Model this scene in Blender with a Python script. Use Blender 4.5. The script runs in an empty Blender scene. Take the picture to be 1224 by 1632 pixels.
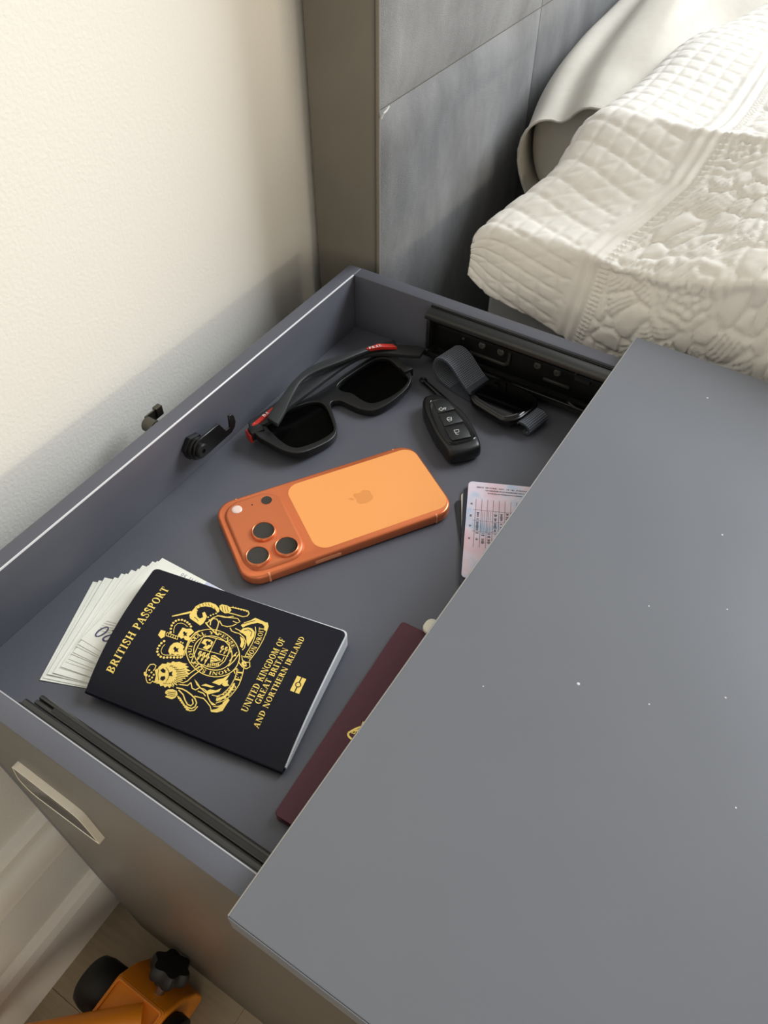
import bpy, bmesh, math, random, json
import numpy as np
from mathutils import Vector, Matrix, noise
random.seed(7)
sc = bpy.context.scene
COL = sc.collection

# ------------------------------------------------------------------ camera
RM = [[0.8474134869713286, 0.5309173261057076, 0.004144265901176031],
      [0.4000052475634252, -0.6332891039032489, -0.662526009149183],
      [-0.3491220188140773, 0.563091203730076, -0.7490274442642255]]
CAM = (0.32348, -0.47213, 0.40066)
cd = bpy.data.cameras.new('camera')
cam = bpy.data.objects.new('camera', cd); COL.objects.link(cam)
cd.sensor_fit = 'VERTICAL'; cd.sensor_height = 24.0; cd.lens = 24.0 * 1234.2 / 1632
cd.clip_start = 0.01; cd.clip_end = 50
r = Matrix(RM)
mw = Matrix([[r[0][i], -r[1][i], -r[2][i], CAM[i]] for i in range(3)] + [[0, 0, 0, 1]])
cam.matrix_world = mw
sc.camera = cam

# ------------------------------------------------------------------ light
sc.view_settings.view_transform = 'Standard'; sc.view_settings.look = 'None'
sc.view_settings.gamma = 1.0; sc.view_settings.use_curve_mapping = False
sc.view_settings.exposure = 0.0
w = bpy.data.worlds.new('world'); sc.world = w; w.use_nodes = True
w.node_tree.nodes['Background'].inputs[0].default_value = (1.0, 0.95, 0.87, 1)
w.node_tree.nodes['Background'].inputs[1].default_value = 0.34

def area(name, loc, target, sx, sy, power, col):
    l = bpy.data.lights.new(name, 'AREA'); l.shape = 'RECTANGLE'; l.size = sx; l.size_y = sy
    l.energy = power; l.color = col
    o = bpy.data.objects.new(name, l); COL.objects.link(o); o.location = loc
    o.rotation_euler = (Vector(target) - Vector(loc)).to_track_quat('-Z', 'Y').to_euler()
    return o
area('window_daylight', (1.85, 2.75, 2.55), (0.1, -0.1, 0.0), 2.1, 2.0, 206, (0.93, 0.97, 1.0))
area('floor_lamp_glow', (3.0, 0.35, 0.28), (0.0, 0.0, 0.05), 1.1, 0.35, 33, (1.0, 0.86, 0.66))
area('added_warm_fill', (1.9, -2.1, 0.75), (0.0, -0.2, -0.1), 1.4, 1.2, 12, (1.0, 0.89, 0.72))  # unseen warm fill added to brighten trim, front panel and quilt side

# ------------------------------------------------------------------ materials
def lin(c):
    return tuple(((v / 255) / 12.92 if v <= 10.31 else ((v / 255 + 0.055) / 1.055) ** 2.4) for v in c)
MATS = {}
def mat(name, rgb, rough=0.5, metal=0.0, spec=0.5, var=0.0, vscale=20, stretch=(1, 1, 1), bump=0.0, bscale=200, bdist=0.001,
        coat=0.0, sheen=0.0, rgb2=None, vdetail=4, vlo=0.35, vhi=0.65):
    if name in MATS: return MATS[name]
    m = bpy.data.materials.new(name); m.use_nodes = True; nt = m.node_tree
    b = nt.nodes['Principled BSDF']; c = lin(rgb)
    b.inputs['Base Color'].default_value = (*c, 1)
    b.inputs['Roughness'].default_value = rough; b.inputs['Metallic'].default_value = metal
    b.inputs['Specular IOR Level'].default_value = spec
    b.inputs['Coat Weight'].default_value = coat
    if sheen:
        b.inputs['Sheen Weight'].default_value = sheen; b.inputs['Sheen Roughness'].default_value = 0.4
    tc = None
    if var or bump:
        tc = nt.nodes.new('ShaderNodeTexCoord')
    if var:
        mp = nt.nodes.new('ShaderNodeMapping'); mp.inputs['Scale'].default_value = stretch
        nt.links.new(tc.outputs['Object'], mp.inputs['Vector'])
        n = nt.nodes.new('ShaderNodeTexNoise'); n.inputs['Scale'].default_value = vscale; n.inputs['Detail'].default_value = vdetail; n.inputs['Roughness'].default_value = 0.66 if vdetail > 8 else 0.5
        nt.links.new(mp.outputs['Vector'], n.inputs['Vector'])
        cr = nt.nodes.new('ShaderNodeValToRGB')
        cr.color_ramp.elements[0].position = vlo; cr.color_ramp.elements[1].position = vhi
        c2 = lin(rgb2) if rgb2 else tuple(v * (1 - var) for v in c)
        cr.color_ramp.elements[0].color = (*c2, 1)
        cr.color_ramp.elements[1].color = (*(tuple(min(1, v * (1 + var)) for v in c) if not rgb2 else c), 1)
        nt.links.new(n.outputs['Fac'], cr.inputs['Fac']); nt.links.new(cr.outputs['Color'], b.inputs['Base Color'])
    if bump:
        n2 = nt.nodes.new('ShaderNodeTexNoise'); n2.inputs['Scale'].default_value = bscale; n2.inputs['Detail'].default_value = 3
        nt.links.new(tc.outputs['Object'], n2.inputs['Vector'])
        bp = nt.nodes.new('ShaderNodeBump'); bp.inputs['Strength'].default_value = bump; bp.inputs['Distance'].default_value = bdist
        nt.links.new(n2.outputs['Fac'], bp.inputs['Height']); nt.links.new(bp.outputs['Normal'], b.inputs['Normal'])
    MATS[name] = m
    return m

M_WALL = mat('wall_paint', (232, 230, 223), 0.7, bump=0.35, bscale=400, bdist=0.0008)
M_TRIM = mat('trim_paint', (246, 243, 236), 0.4)
M_WOOD = mat('floor_wood', (158, 143, 118), 0.45, var=0.07, vscale=14, stretch=(2, 22, 1), vdetail=6)
M_GREY = mat('grey_laminate', (87, 89, 98), 0.42, spec=0.45, var=0.05, vscale=9, vlo=0.4, vhi=0.6)
M_LID = mat('grey_lid_laminate', (112, 115, 122), 0.48, spec=0.4, var=0.05, vscale=7, vlo=0.3, vhi=0.7)
M_FRONT = mat('grey_gloss_front', (88, 84, 79), 0.36, spec=0.5)
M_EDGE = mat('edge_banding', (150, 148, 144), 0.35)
M_EDGE2 = mat('edge_highlight_and_dust', (214, 215, 220), 0.3, spec=0.6)  # painted highlight on the side panel edge; also colours the dust
M_EDGE3 = mat('edge_highlight_dim', (168, 170, 176), 0.35, spec=0.6)  # dimmer painted highlight for the front wall's inner edge
M_BLACK = mat('black_steel', (17, 17, 18), 0.38, spec=0.5)
M_RAIL = mat('dark_rail', (30, 31, 30), 0.32, spec=0.6)
M_BRACK = mat('rail_bracket', (62, 62, 60), 0.45, metal=0.3)
M_SCREW = mat('screw_zinc', (84, 84, 82), 0.5, metal=0.2)
M_SATIN = mat('satin_handle', (246, 240, 224), 0.35, metal=0.1)
M_MIRROR = mat('polished_dish', (58, 55, 54), 0.12, spec=0.6)
M_KEY = mat('key_metal', (96, 92, 84), 0.3, metal=0.9)
M_ORANGE_FR = mat('phone_frame', (222, 122, 76), 0.27, metal=0.55, spec=0.6)
M_ORANGE_PL = mat('phone_plateau', (203, 112, 68), 0.4, metal=0.3)
M_ORANGE_GL = mat('phone_back_glass', (241, 162, 92), 0.4, spec=0.4)
M_LOGO = mat('phone_logo', (226, 148, 82), 0.3, spec=0.6)
M_LENS = mat('lens_glass', (22, 20, 19), 0.06, spec=0.7)
M_LENSR = mat('lens_ring', (226, 128, 82), 0.28, metal=0.55)
M_FLASH = mat('flash_lens', (232, 205, 196), 0.15, spec=0.6)
M_ANT = mat('antenna_band', (232, 150, 106), 0.4)
M_SCREEN = mat('screen_glass', (12, 12, 13), 0.08)
M_NAVY = mat('navy_cover', (11, 13, 27), 0.45, spec=0.26, bump=0.15, bscale=2500, bdist=0.0002)
M_BURG = mat('burgundy_cover', (76, 30, 44), 0.5, spec=0.4, bump=0.15, bscale=2500, bdist=0.0002)
M_GOLD = mat('gold_foil', (246, 217, 118), 0.38, metal=0.45, spec=0.6)
M_PAPER = mat('passport_pages', (214, 217, 221), 0.6)
M_NOTE = mat('banknote_polymer', (240, 240, 230), 0.42, var=0.05, vscale=60, rgb2=(232, 233, 222))
M_NOTE2 = mat('banknote_polymer_tint', (232, 233, 222), 0.42, var=0.03, vscale=60)
M_INK = mat('banknote_ink', (74, 66, 110), 0.5)
M_INKL = mat('banknote_pale_ink', (196, 194, 180), 0.5)
M_INKW = mat('banknote_window', (196, 200, 226), 0.15)
M_CARD_BK = mat('black_card', (22, 23, 27), 0.3)
M_CARD_WH = mat('white_card', (224, 220, 206), 0.35)
M_CARD_NV = mat('navy_card', (22, 27, 44), 0.3)
M_LINE = mat('licence_line', (120, 84, 96), 0.5)
M_TXT = mat('licence_text', (70, 62, 74), 0.5)
M_SGF = mat('sunglasses_frame', (17, 18, 19), 0.42, spec=0.45)
M_SGT = mat('sunglasses_temple', (40, 42, 44), 0.5, spec=0.4)
M_SGL = mat('sunglasses_lens', (4, 5, 4), 0.2, spec=0.06)
M_RED = mat('red_stripe', (196, 48, 36), 0.35)
M_WHITE = mat('white_print', (236, 232, 228), 0.5)
M_FOB = mat('fob_plastic', (21, 22, 23), 0.36, spec=0.45, bump=0.1, bscale=3000, bdist=0.0002)
M_FOBG = mat('fob_gloss', (12, 12, 13), 0.16, spec=0.5)
M_FOBB = mat('fob_button', (27, 30, 30), 0.45)
M_ICON = mat('fob_icon', (190, 190, 186), 0.5)
M_WCASE = mat('watch_case', (14, 14, 16), 0.25, spec=0.5)
M_WSCR = mat('watch_screen', (6, 6, 7), 0.05, spec=0.6)
M_STRAP = mat('watch_strap', (72, 77, 86), 0.85, spec=0.2, bump=0.6, bscale=1800, bdist=0.0006)
M_STRIB = mat('strap_rib', (124, 129, 138), 0.85, spec=0.2)
M_VELVET = mat('grey_velvet', (134, 136, 139), 0.85, spec=0.15, var=0.26, vscale=9, stretch=(1.8, 1.8, 0.9), vdetail=15, sheen=0.3, bump=0.6, bscale=1500, bdist=0.0010, vlo=0.36, vhi=0.66)
M_VELVET2 = mat('grey_velvet_side', (126, 121, 111), 0.85, spec=0.2, var=0.07, vscale=12, sheen=0.2)
M_BASE = mat('bed_base_fabric', (168, 168, 168), 0.85, var=0.06, vscale=40)
M_QUILT = mat('white_quilt', (244, 241, 234), 0.75, spec=0.25, sheen=0.15, bump=0.12, bscale=900, bdist=0.0006)
M_PILLOW = mat('pillow_linen', (228, 224, 214), 0.85, spec=0.15, var=0.02, vscale=120, bump=0.12, bscale=500, bdist=0.0006)
M_YEL = mat('orange_paint', (236, 140, 22), 0.35, spec=0.5)
M_RUBBER = mat('black_rubber', (20, 20, 20), 0.55)
M_BOLT = mat('bolt_steel', (170, 170, 170), 0.3, metal=0.9)
M_THREAD = mat('seam_thread', (206, 206, 204), 0.7)

# ------------------------------------------------------------------ builders
class MB:
    def __init__(s): s.v = []; s.f = []
    def add(s, v, f):
        o = len(s.v); s.v += [tuple(map(float, q)) for q in v]; s.f += [tuple(i + o for i in q) for q in f]; return s
    def box(s, x0, x1, y0, y1, z0, z1):
        return s.add([(x0, y0, z0), (x1, y0, z0), (x1, y1, z0), (x0, y1, z0), (x0, y0, z1), (x1, y0, z1), (x1, y1, z1), (x0, y1, z1)],
                     [(0, 3, 2, 1), (4, 5, 6, 7), (0, 1, 5, 4), (1, 2, 6, 5), (2, 3, 7, 6), (3, 0, 4, 7)])
    def prism(s, pts, z0, z1):
        n = len(pts)
        return s.add([(x, y, z0) for x, y in pts] + [(x, y, z1) for x, y in pts],
                     [tuple(range(n - 1, -1, -1)), tuple(range(n, 2 * n))] + [(i, (i + 1) % n, n + (i + 1) % n, n + i) for i in range(n)])
    def loft(s, rings, cap0=True, cap1=True, close=True):
        n = len(rings[0]); o = len(s.v); v = [q for r_ in rings for q in r_]; f = []
        for k in range(len(rings) - 1):
            for i in range(n if close else n - 1):
                j = (i + 1) % n; f.append((k * n + i, k * n + j, (k + 1) * n + j, (k + 1) * n + i))
        if cap0: f.append(tuple(range(n - 1, -1, -1)))
        if cap1: f.append(tuple((len(rings) - 1) * n + i for i in range(n)))
        return s.add(v, f)
    def cyl(s, p0, p1, r0, r1=None, n=20, caps=True):
        r1 = r0 if r1 is None else r1
        p0 = Vector(p0); p1 = Vector(p1); d = (p1 - p0).normalized()
        a = d.orthogonal().normalized(); b = d.cross(a)
        ring = lambda c, r_: [tuple(c + r_ * (math.cos(2 * math.pi * i / n) * a + math.sin(2 * math.pi * i / n) * b)) for i in range(n)]
        return s.loft([ring(p0, r0), ring(p1, r1)], caps, caps)
    def lathe(s, c, axis, prof, n=28):   # prof: (distance along axis, radius)
        c = Vector(c); d = Vector(axis).normalized(); a = d.orthogonal().normalized(); b = d.cross(a)
        return s.loft([[tuple(c + d * h + r_ * (math.cos(2 * math.pi * i / n) * a + math.sin(2 * math.pi * i / n) * b)) for i in range(n)] for h, r_ in prof])
    def tube(s, path, r_, n=10):
        rings = []; P = [Vector(q) for q in path]
        for i, q in enumerate(P):
            d = (P[min(i + 1, len(P) - 1)] - P[max(i - 1, 0)]).normalized()
            a = d.cross(Vector((0, 0, 1))); a = a.normalized() if a.length > 1e-4 else d.orthogonal().normalized(); b = d.cross(a)
            rr = r_[i] if hasattr(r_, '__len__') else r_
            rings.append([tuple(q + rr * (math.cos(2 * math.pi * k / n) * a + math.sin(2 * math.pi * k / n) * b)) for k in range(n)])
        return s.loft(rings)

def make(name, mb, m, parent=None, off=(0, 0, 0), bevel=0.0, seg=2, smooth=False, angle=30, solid=0.0, weld=0.0):
    me = bpy.data.meshes.new(name)
    ox, oy, oz = off
    me.from_pydata([(x - ox, y - oy, z - oz) for x, y, z in mb.v], [], mb.f)
    bm = bmesh.new(); bm.from_mesh(me)
    if weld: bmesh.ops.remove_doubles(bm, verts=bm.verts, dist=weld)
    bmesh.ops.recalc_face_normals(bm, faces=bm.faces)
    if bevel:
        es = [e for e in bm.edges if len(e.link_faces) == 2 and e.calc_face_angle(0) > math.radians(angle)]
        bmesh.ops.bevel(bm, geom=es, offset=bevel, segments=seg, profile=0.5, affect='EDGES', clamp_overlap=True)
    bm.to_mesh(me); bm.free()
    for m_ in (m if isinstance(m, (list, tuple)) else [m]): me.materials.append(m_)
    if smooth or bevel:
        for p_ in me.polygons: p_.use_smooth = True
        if not smooth: me.set_sharp_from_angle(angle=math.radians(40))
        else: me.set_sharp_from_angle(angle=math.radians(smooth if smooth is not True else 60))
    o = bpy.data.objects.new(name, me); COL.objects.link(o)
    if parent is not None: o.parent = parent
    else: o.location = off
    if solid:
        md = o.modifiers.new('solid', 'SOLIDIFY'); md.thickness = solid; md.offset = 0
    return o

class Thing:
    def __init__(s, name, label, cat, loc=(0, 0, 0), rotz=0.0, group=None, local=False):
        s.o = bpy.data.objects.new(name, None); COL.objects.link(s.o); s.o.empty_display_size = 0.01
        s.o.location = loc; s.o.rotation_euler = (0, 0, rotz); s.off = (0, 0, 0) if local else loc
        s.o['label'] = label; s.o['category'] = cat
        if group: s.o['group'] = group
    def part(s, name, mb, m, label=None, parent=None, **k):
        o = make(name, mb, m, parent or s.o, s.off, **k)
        if label: o['label'] = label
        return o
def tag(o, label, cat, group=None):
    o['label'] = label; o['category'] = cat
    if group: o['group'] = group
    return o
def struct(name, mb, m, **k):
    o = make(name, mb, m, **k); o['kind'] = 'structure'; return o

def rrect(cx, cy, w_, h_, r_, n=8):
    o = []
    for sx, sy, a0 in ((1, 1, 0), (-1, 1, 90), (-1, -1, 180), (1, -1, 270)):
        for i in range(n + 1):
            a = math.radians(a0 + 90 * i / n)
            o.append((cx + sx * (w_ / 2 - r_) + r_ * math.cos(a), cy + sy * (h_ / 2 - r_) + r_ * math.sin(a)))
    return o
def smooth_closed(pts, it=2):
    P = [np.array(q, float) for q in pts]
    for _ in range(it):
        Q = []
        for i in range(len(P)):
            a, b = P[i], P[(i + 1) % len(P)]; Q += [a * .75 + b * .25, a * .25 + b * .75]
        P = Q
    return [tuple(q) for q in P]
def smooth_open(pts, it=2):
    P = [np.array(q, float) for q in pts]
    for _ in range(it):
        Q = [P[0]]
        for i in range(len(P) - 1):
            a, b = P[i], P[i + 1]; Q += [a * .75 + b * .25, a * .25 + b * .75]
        P = Q + [P[-1]]
    return [tuple(q) for q in P]
def stroke(pts, w_, closed=False):
    P = [np.array(q[:2], float) for q in pts]; n = len(P); L = []; Rr = []
    for i in range(n):
        a = P[(i - 1) % n] if (closed or i) else P[i]; b = P[(i + 1) % n] if (closed or i < n - 1) else P[i]
        d = b - a; d = d / (np.linalg.norm(d) + 1e-9); nn = np.array([-d[1], d[0]])
        ww = w_[i] if hasattr(w_, '__len__') else w_
        L.append(P[i] + nn * ww / 2); Rr.append(P[i] - nn * ww / 2)
    return [[L[i], Rr[i], Rr[(i + 1) % n], L[(i + 1) % n]] for i in range(n if closed else n - 1)]
def disk(x, y, r_, n=10): return [(x + r_ * math.cos(2 * math.pi * i / n), y + r_ * math.sin(2 * math.pi * i / n)) for i in range(n)]

# --- serif stroke lettering: every glyph is a list of polygons on a cap height of 1
TK, TH, SR = 0.20, 0.075, 0.075
def _rect(x0, y0, x1, y1): return [(x0, y0), (x1, y0), (x1, y1), (x0, y1)]
def _stem(x, y0=0, y1=1, w_=TK, s0=1, s1=1):
    o = [_rect(x, y0, x + w_, y1)]
    if s0: o.append(_rect(x - SR, y0, x + w_ + SR, y0 + .06))
    if s1: o.append(_rect(x - SR, y1 - .06, x + w_ + SR, y1))
    return o
def _arc(cx, cy, rx, ry, a0, a1, wt=TK, n=14):   # stress: thick at the sides, thin at top and bottom
    o = []; pv = None
    for i in range(n + 1):
        a = math.radians(a0 + (a1 - a0) * i / n); c, s_ = math.cos(a), math.sin(a)
        q = ((cx + rx * c, cy + ry * s_), (cx + (rx - wt) * c, cy + (ry - TH) * s_))
        if pv: o.append([pv[0], q[0], q[1], pv[1]])
        pv = q
    return o
def _diag(x0, y0, x1, y1, w_): return [[(x0, y0), (x0 + w_, y0), (x1 + w_, y1), (x1, y1)]]
G = {
 'A': (.92, _diag(.06, 0, .38, 1, .09) + _diag(.62, 0, .36, 1, .2) + [_rect(.2, .28, .7, .35), _rect(-.02, 0, .26, .06), _rect(.54, 0, .92, .06)]),
 'B': (.78, _stem(.1) + _arc(.3, .745, .36, .255, -90, 90) + _arc(.3, .26, .44, .26, -90, 90)),
 'D': (.9, _stem(.1) + _arc(.3, .5, .54, .5, -90, 90, .21)),
 'E': (.76, _stem(.1) + [_rect(.1, .94, .66, 1), _rect(.1, 0, .7, .06), _rect(.3, .47, .52, .53), _rect(.6, .78, .66, 1), _rect(.64, 0, .7, .24), _rect(.48, .38, .53, .62)]),
 'F': (.7, _stem(.1) + [_rect(.1, .94, .66, 1), _rect(.3, .47, .52, .53), _rect(.6, .76, .66, 1), _rect(.48, .38, .53, .62)]),
 'G': (.92, _arc(.46, .5, .42, .5, 45, 325, .2) + _stem(.62, 0.03, .45, .2, 0, 1) + [_rect(.74, .68, .8, .98)]),
 'H': (1.0, _stem(.1) + _stem(.68) + [_rect(.3, .46, .68, .53)]),
 'I': (.42, _stem(.1)),
 'K': (.96, _stem(.1) + _diag(.3, .42, .66, 1, .09) + _diag(.66, 0, .36, .62, .22) + [_rect(.54, .94, .88, 1), _rect(.56, 0, .96, .06)]),
 'L': (.72, _stem(.1) + [_rect(.1, 0, .68, .06), _rect(.62, 0, .68, .28)]),
 'M': (1.16, _stem(.08, w_=.08) + _stem(.86) + _diag(.48, 0, .1, 1, .2) + _diag(.5, 0, .84, 1, .09)),
 'N': (.96, _stem(.1, w_=.08) + _stem(.76, w_=.08, s0=0) + _diag(.64, 0, .06, 1, .22)),
 'O': (.94, _arc(.47, .5, .43, .51, 0, 360, .2, 26)),
 'P': (.74, _stem(.1) + _arc(.3, .72, .4, .28, -90, 90)),
 'Q': (.94, _arc(.47, .5, .43, .51, 0, 360, .2, 26) + _diag(.7, -.22, .46, .1, .18)),
 'R': (.88, _stem(.1) + _arc(.3, .73, .38, .27, -90, 90) + _diag(.62, 0, .36, .5, .22) + [_rect(.6, 0, .9, .06)]),
 'S': (.66, [q for q in stroke(smooth_open([(.54, .74), (.5, .93), (.3, .97), (.12, .86), (.14, .66), (.34, .53), (.54, .38), (.56, .17), (.36, .03), (.16, .06), (.1, .28)], 2), [.09] * 3 + [.1, .12, .14, .16, .18, .2, .21, .22, .22, .21, .2, .19, .18, .17, .17, .17, .17, .16, .15, .14, .13, .12, .1] + [.09] * 40)] + [_rect(.52, .68, .58, .98), _rect(.06, .02, .12, .32)]),
 'T': (.8, _stem(.3, s1=0) + [_rect(.04, .94, .76, 1), _rect(.04, .74, .1, 1), _rect(.7, .74, .76, 1)]),
 'U': (.94, _stem(.1, .3, 1, s0=0) + _stem(.74, .3, 1, w_=.08, s0=0) + _arc(.46, .33, .36, .34, 180, 360, .2)),
 'Y': (.9, _stem(.36, 0, .45, s1=0) + _diag(.38, .4, .06, 1, .2) + _diag(.46, .42, .72, 1, .09) + [_rect(-.02, .94, .36, 1), _rect(.6, .94, .92, 1)]),
 ' ': (.42, []),
}
def _tn(*a): return [q for x in a for q in x]
NUM = {
 '0': (.66, _arc(.33, .5, .29, .5, 0, 360, .12, 24)),
 '1': (.4, [_rect(.16, 0, .3, 1), _rect(.06, .8, .16, .88)]),
 '2': (.64, stroke(smooth_open([(.1, .72), (.14, .9), (.32, .97), (.5, .88), (.52, .66), (.36, .4), (.1, .06)], 2), .12) + [_rect(.06, 0, .58, .11)]),
 '5': (.6, stroke(smooth_open([(.14, .56), (.34, .62), (.52, .46), (.5, .18), (.3, .03), (.08, .12)], 2), .12) + [_rect(.12, .56, .22, 1), _rect(.12, .89, .5, 1)]),
 '7': (.6, [_rect(.06, .88, .56, 1)] + _diag(.16, 0, .43, .9, .13)),
}
GL = dict(G); GL.update(NUM)
def text_polys(s_, h_, track=0.06, width=None):
    x = 0; o = []
    for ch in s_:
        adv, ps = GL[ch]; o += [[(x + px_, py_) for px_, py_ in q] for q in ps]; x += adv + track
    x -= track
    kx = (width / (x * h_)) if width else 1.0
    return [[(px_ * h_ * kx, py_ * h_) for px_, py_ in q] for q in o], x * h_ * kx
def polys_mesh(name, polys, fn, m, parent, off=(0, 0, 0), maxlen=None, label=None):
    """flat 2-D polygons mapped by fn(x, y) -> 3-D"""
    bm = bmesh.new()
    for q in polys:
        vs = [bm.verts.new((float(a[0]), float(a[1]), 0)) for a in q]
        try: bm.faces.new(vs)
        except ValueError: pass
    if maxlen:
        bmesh.ops.triangulate(bm, faces=bm.faces)
        for _ in range(3):
            es = [e for e in bm.edges if e.calc_length() > maxlen]
            if not es: break
            bmesh.ops.subdivide_edges(bm, edges=es, cuts=1); bmesh.ops.triangulate(bm, faces=[f for f in bm.faces if len(f.verts) > 3])
    bmesh.ops.recalc_face_normals(bm, faces=bm.faces)
    for f in bm.faces:
        f.normal_update()
        if f.normal.z < 0: f.normal_flip()
    for v in bm.verts:
        q = fn(v.co.x, v.co.y); v.co = (q[0] - off[0], q[1] - off[1], q[2] - off[2])
    me = bpy.data.meshes.new(name); bm.to_mesh(me); bm.free(); me.materials.append(m)
    o = bpy.data.objects.new(name, me); COL.objects.link(o); o.parent = parent
    if label: o['label'] = label
    return o

# ================================================================== the setting
WX, FZ = -0.065, -0.525
struct('wall_left', MB().box(WX - .06, WX, -2.2, 2.6, FZ, 1.9), M_WALL)
fl = struct('floor', MB().box(WX - .06, 3.2, -2.2, 2.6, FZ - .05, FZ - .008), M_WOOD)
PW = 0.235; prand = random.Random(3)
def plank_mesh(x0, x1, y0, y1): return MB().box(x0, x1, y0, y1, FZ - .008, FZ)
y = -0.985; row = 0
SEAMS = {2: 0.1298}
while y < 0.2:
    x = -0.062; first = True
    xs = [x]
    # board ends staggered from row to row
    start = 0.130 if row == 2 else 0.25 + 0.37 * ((row * 0.618) % 1)
    e = start
    while e < 2.4: xs.append(e); e += 1.1
    xs.append(2.6)
    for a, b in zip(xs[:-1], xs[1:]):
        make('plank', plank_mesh(a + .00012, b - .00012, y + .00012, y + PW - .00012), M_WOOD, fl, bevel=.0003, seg=1)
    y += PW; row += 1
struct('baseboard_left', MB().loft([[(px_, yy, pz_) for px_, pz_ in ((WX, FZ), (WX + .0155, FZ), (WX + .0155, FZ + .058), (WX + .0135, FZ + .070), (WX + .009, FZ + .0775), (WX + .0045, FZ + .081), (WX, FZ + .082))] for yy in (-2.2, 0.02)]), M_TRIM, smooth=16)
tz = -0.353
struct('trim_1', MB().loft([[(WX + px_, yy, tz + pz_) for px_, pz_ in ((0, 0), (.0085, 0), (.010, .004), (.010, .014), (.0050, .0160), (.0060, .0185), (.0155, .022), (.0165, .032), (.0155, .046), (.0135, .051), (.0070, .053), (.0050, .0555), (.0105, .0575), (.0105, .066), (.008, .071), (0, .073))] for yy in (-2.2, 0.02)]), M_TRIM, smooth=20)

# ================================================================== nightstand
TL, TB, Wd, TF, H = 0.012, 0.0123, 0.4125, 0.0114, 0.0505
YF = -Wd - TF; XE = 0.50
ns = Thing('nightstand', 'grey laminate nightstand with its top slid aside over an open compartment', 'nightstand', (0.24, -0.2, FZ))
ns.part('side_panel', MB().box(-TL, 0, YF + .0002, TB - .0002, FZ, H), M_GREY, bevel=.0011, seg=3)
ns.part('side_panel', MB().box(XE, XE + .012, YF + .0002, TB - .0002, FZ, H), M_GREY, bevel=.0011, seg=3)
ns.part('back_panel', MB().box(0.0001, XE, 0, TB, FZ, H), M_GREY, bevel=.0008, seg=2)
fp = ns.part('front_panel', MB().box(0.0001, XE, YF, -Wd, FZ, H), [M_GREY, M_FRONT], label='glossier grey front panel', bevel=.0008, seg=2)
for pl in fp.data.polygons:
    if pl.normal.y < -0.9: pl.material_index = 1
sp0 = [o for o in ns.o.children if o.name.startswith('side_panel')][0]
ns.part('compartment_floor', MB().box(0, XE, -Wd, 0, -.012, 0), M_GREY, bevel=.0003, seg=1)
ns.part('edge_strip_or_highlight', MB().box(-.0010, .0003, -Wd, -.0002, H - .0010, H + .0002), M_EDGE2, label='painted highlight along the inner top edge', bevel=.0003, seg=1)  # glint on the rounded side panel edge, put into a pale strip
ns.part('edge_strip_or_highlight', MB().box(0.0004, XE, -Wd - .0006, -Wd + .0002, H - .0007, H + .0002), M_EDGE3, label='painted highlight along the inner top edge', bevel=.0002, seg=1)  # fainter edge glint of the front wall, likewise painted as a strip
# sliding top
LX, LYF, LYN, LZ, LTH = 0.2318, 0.0196, -0.4338, 0.0665, -0.0083
def lidp(x, y, z):
    c, s_ = math.cos(LTH), math.sin(LTH); dx, dy = x - LX, y - LYF
    return (LX + c * dx - s_ * dy, LYF + s_ * dx + c * dy, z)
mb = MB().box(LX + .0006, LX + .53, LYN, LYF, .0512, LZ); mb.v = [lidp(*q) for q in mb.v]
ns.part('sliding_top', mb, M_LID, label='lighter grey sliding top', bevel=.0007, seg=2)
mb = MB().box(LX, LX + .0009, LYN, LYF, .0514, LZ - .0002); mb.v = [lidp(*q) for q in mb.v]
ns.part('edge_strip_or_highlight', mb, M_EDGE, label='pale edge strip of the top', bevel=.0003, seg=1)
mb = MB().box(LX + .0007, LX + .53, LYN - .0006, LYN, .0514, LZ - .0004); mb.v = [lidp(*q) for q in mb.v]
ns.part('edge_strip_or_highlight', mb, M_LID, bevel=.0002, seg=1)
sk = MB()
for a_, b_, r_ in ((.3080, -.2640, .0011), (.3405, -.2560, .0006), (.3700, -.2330, .0007), (.3390, -.1330, .0008), (.3890, -.2830, .0006), (.2960, -.0200, .0009), (.3560, -.1820, .0006), (.3210, -.2020, .0006), (.2700, -.2900, .0005)):
    q_ = lidp(a_, b_, LZ - .0002); sk.cyl(q_, (q_[0], q_[1], LZ + .0003), r_, r_ * .5, 6)
ns.part('dust', sk, M_EDGE2, label='white dust specks on the top')['kind'] = 'stuff'
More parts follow.
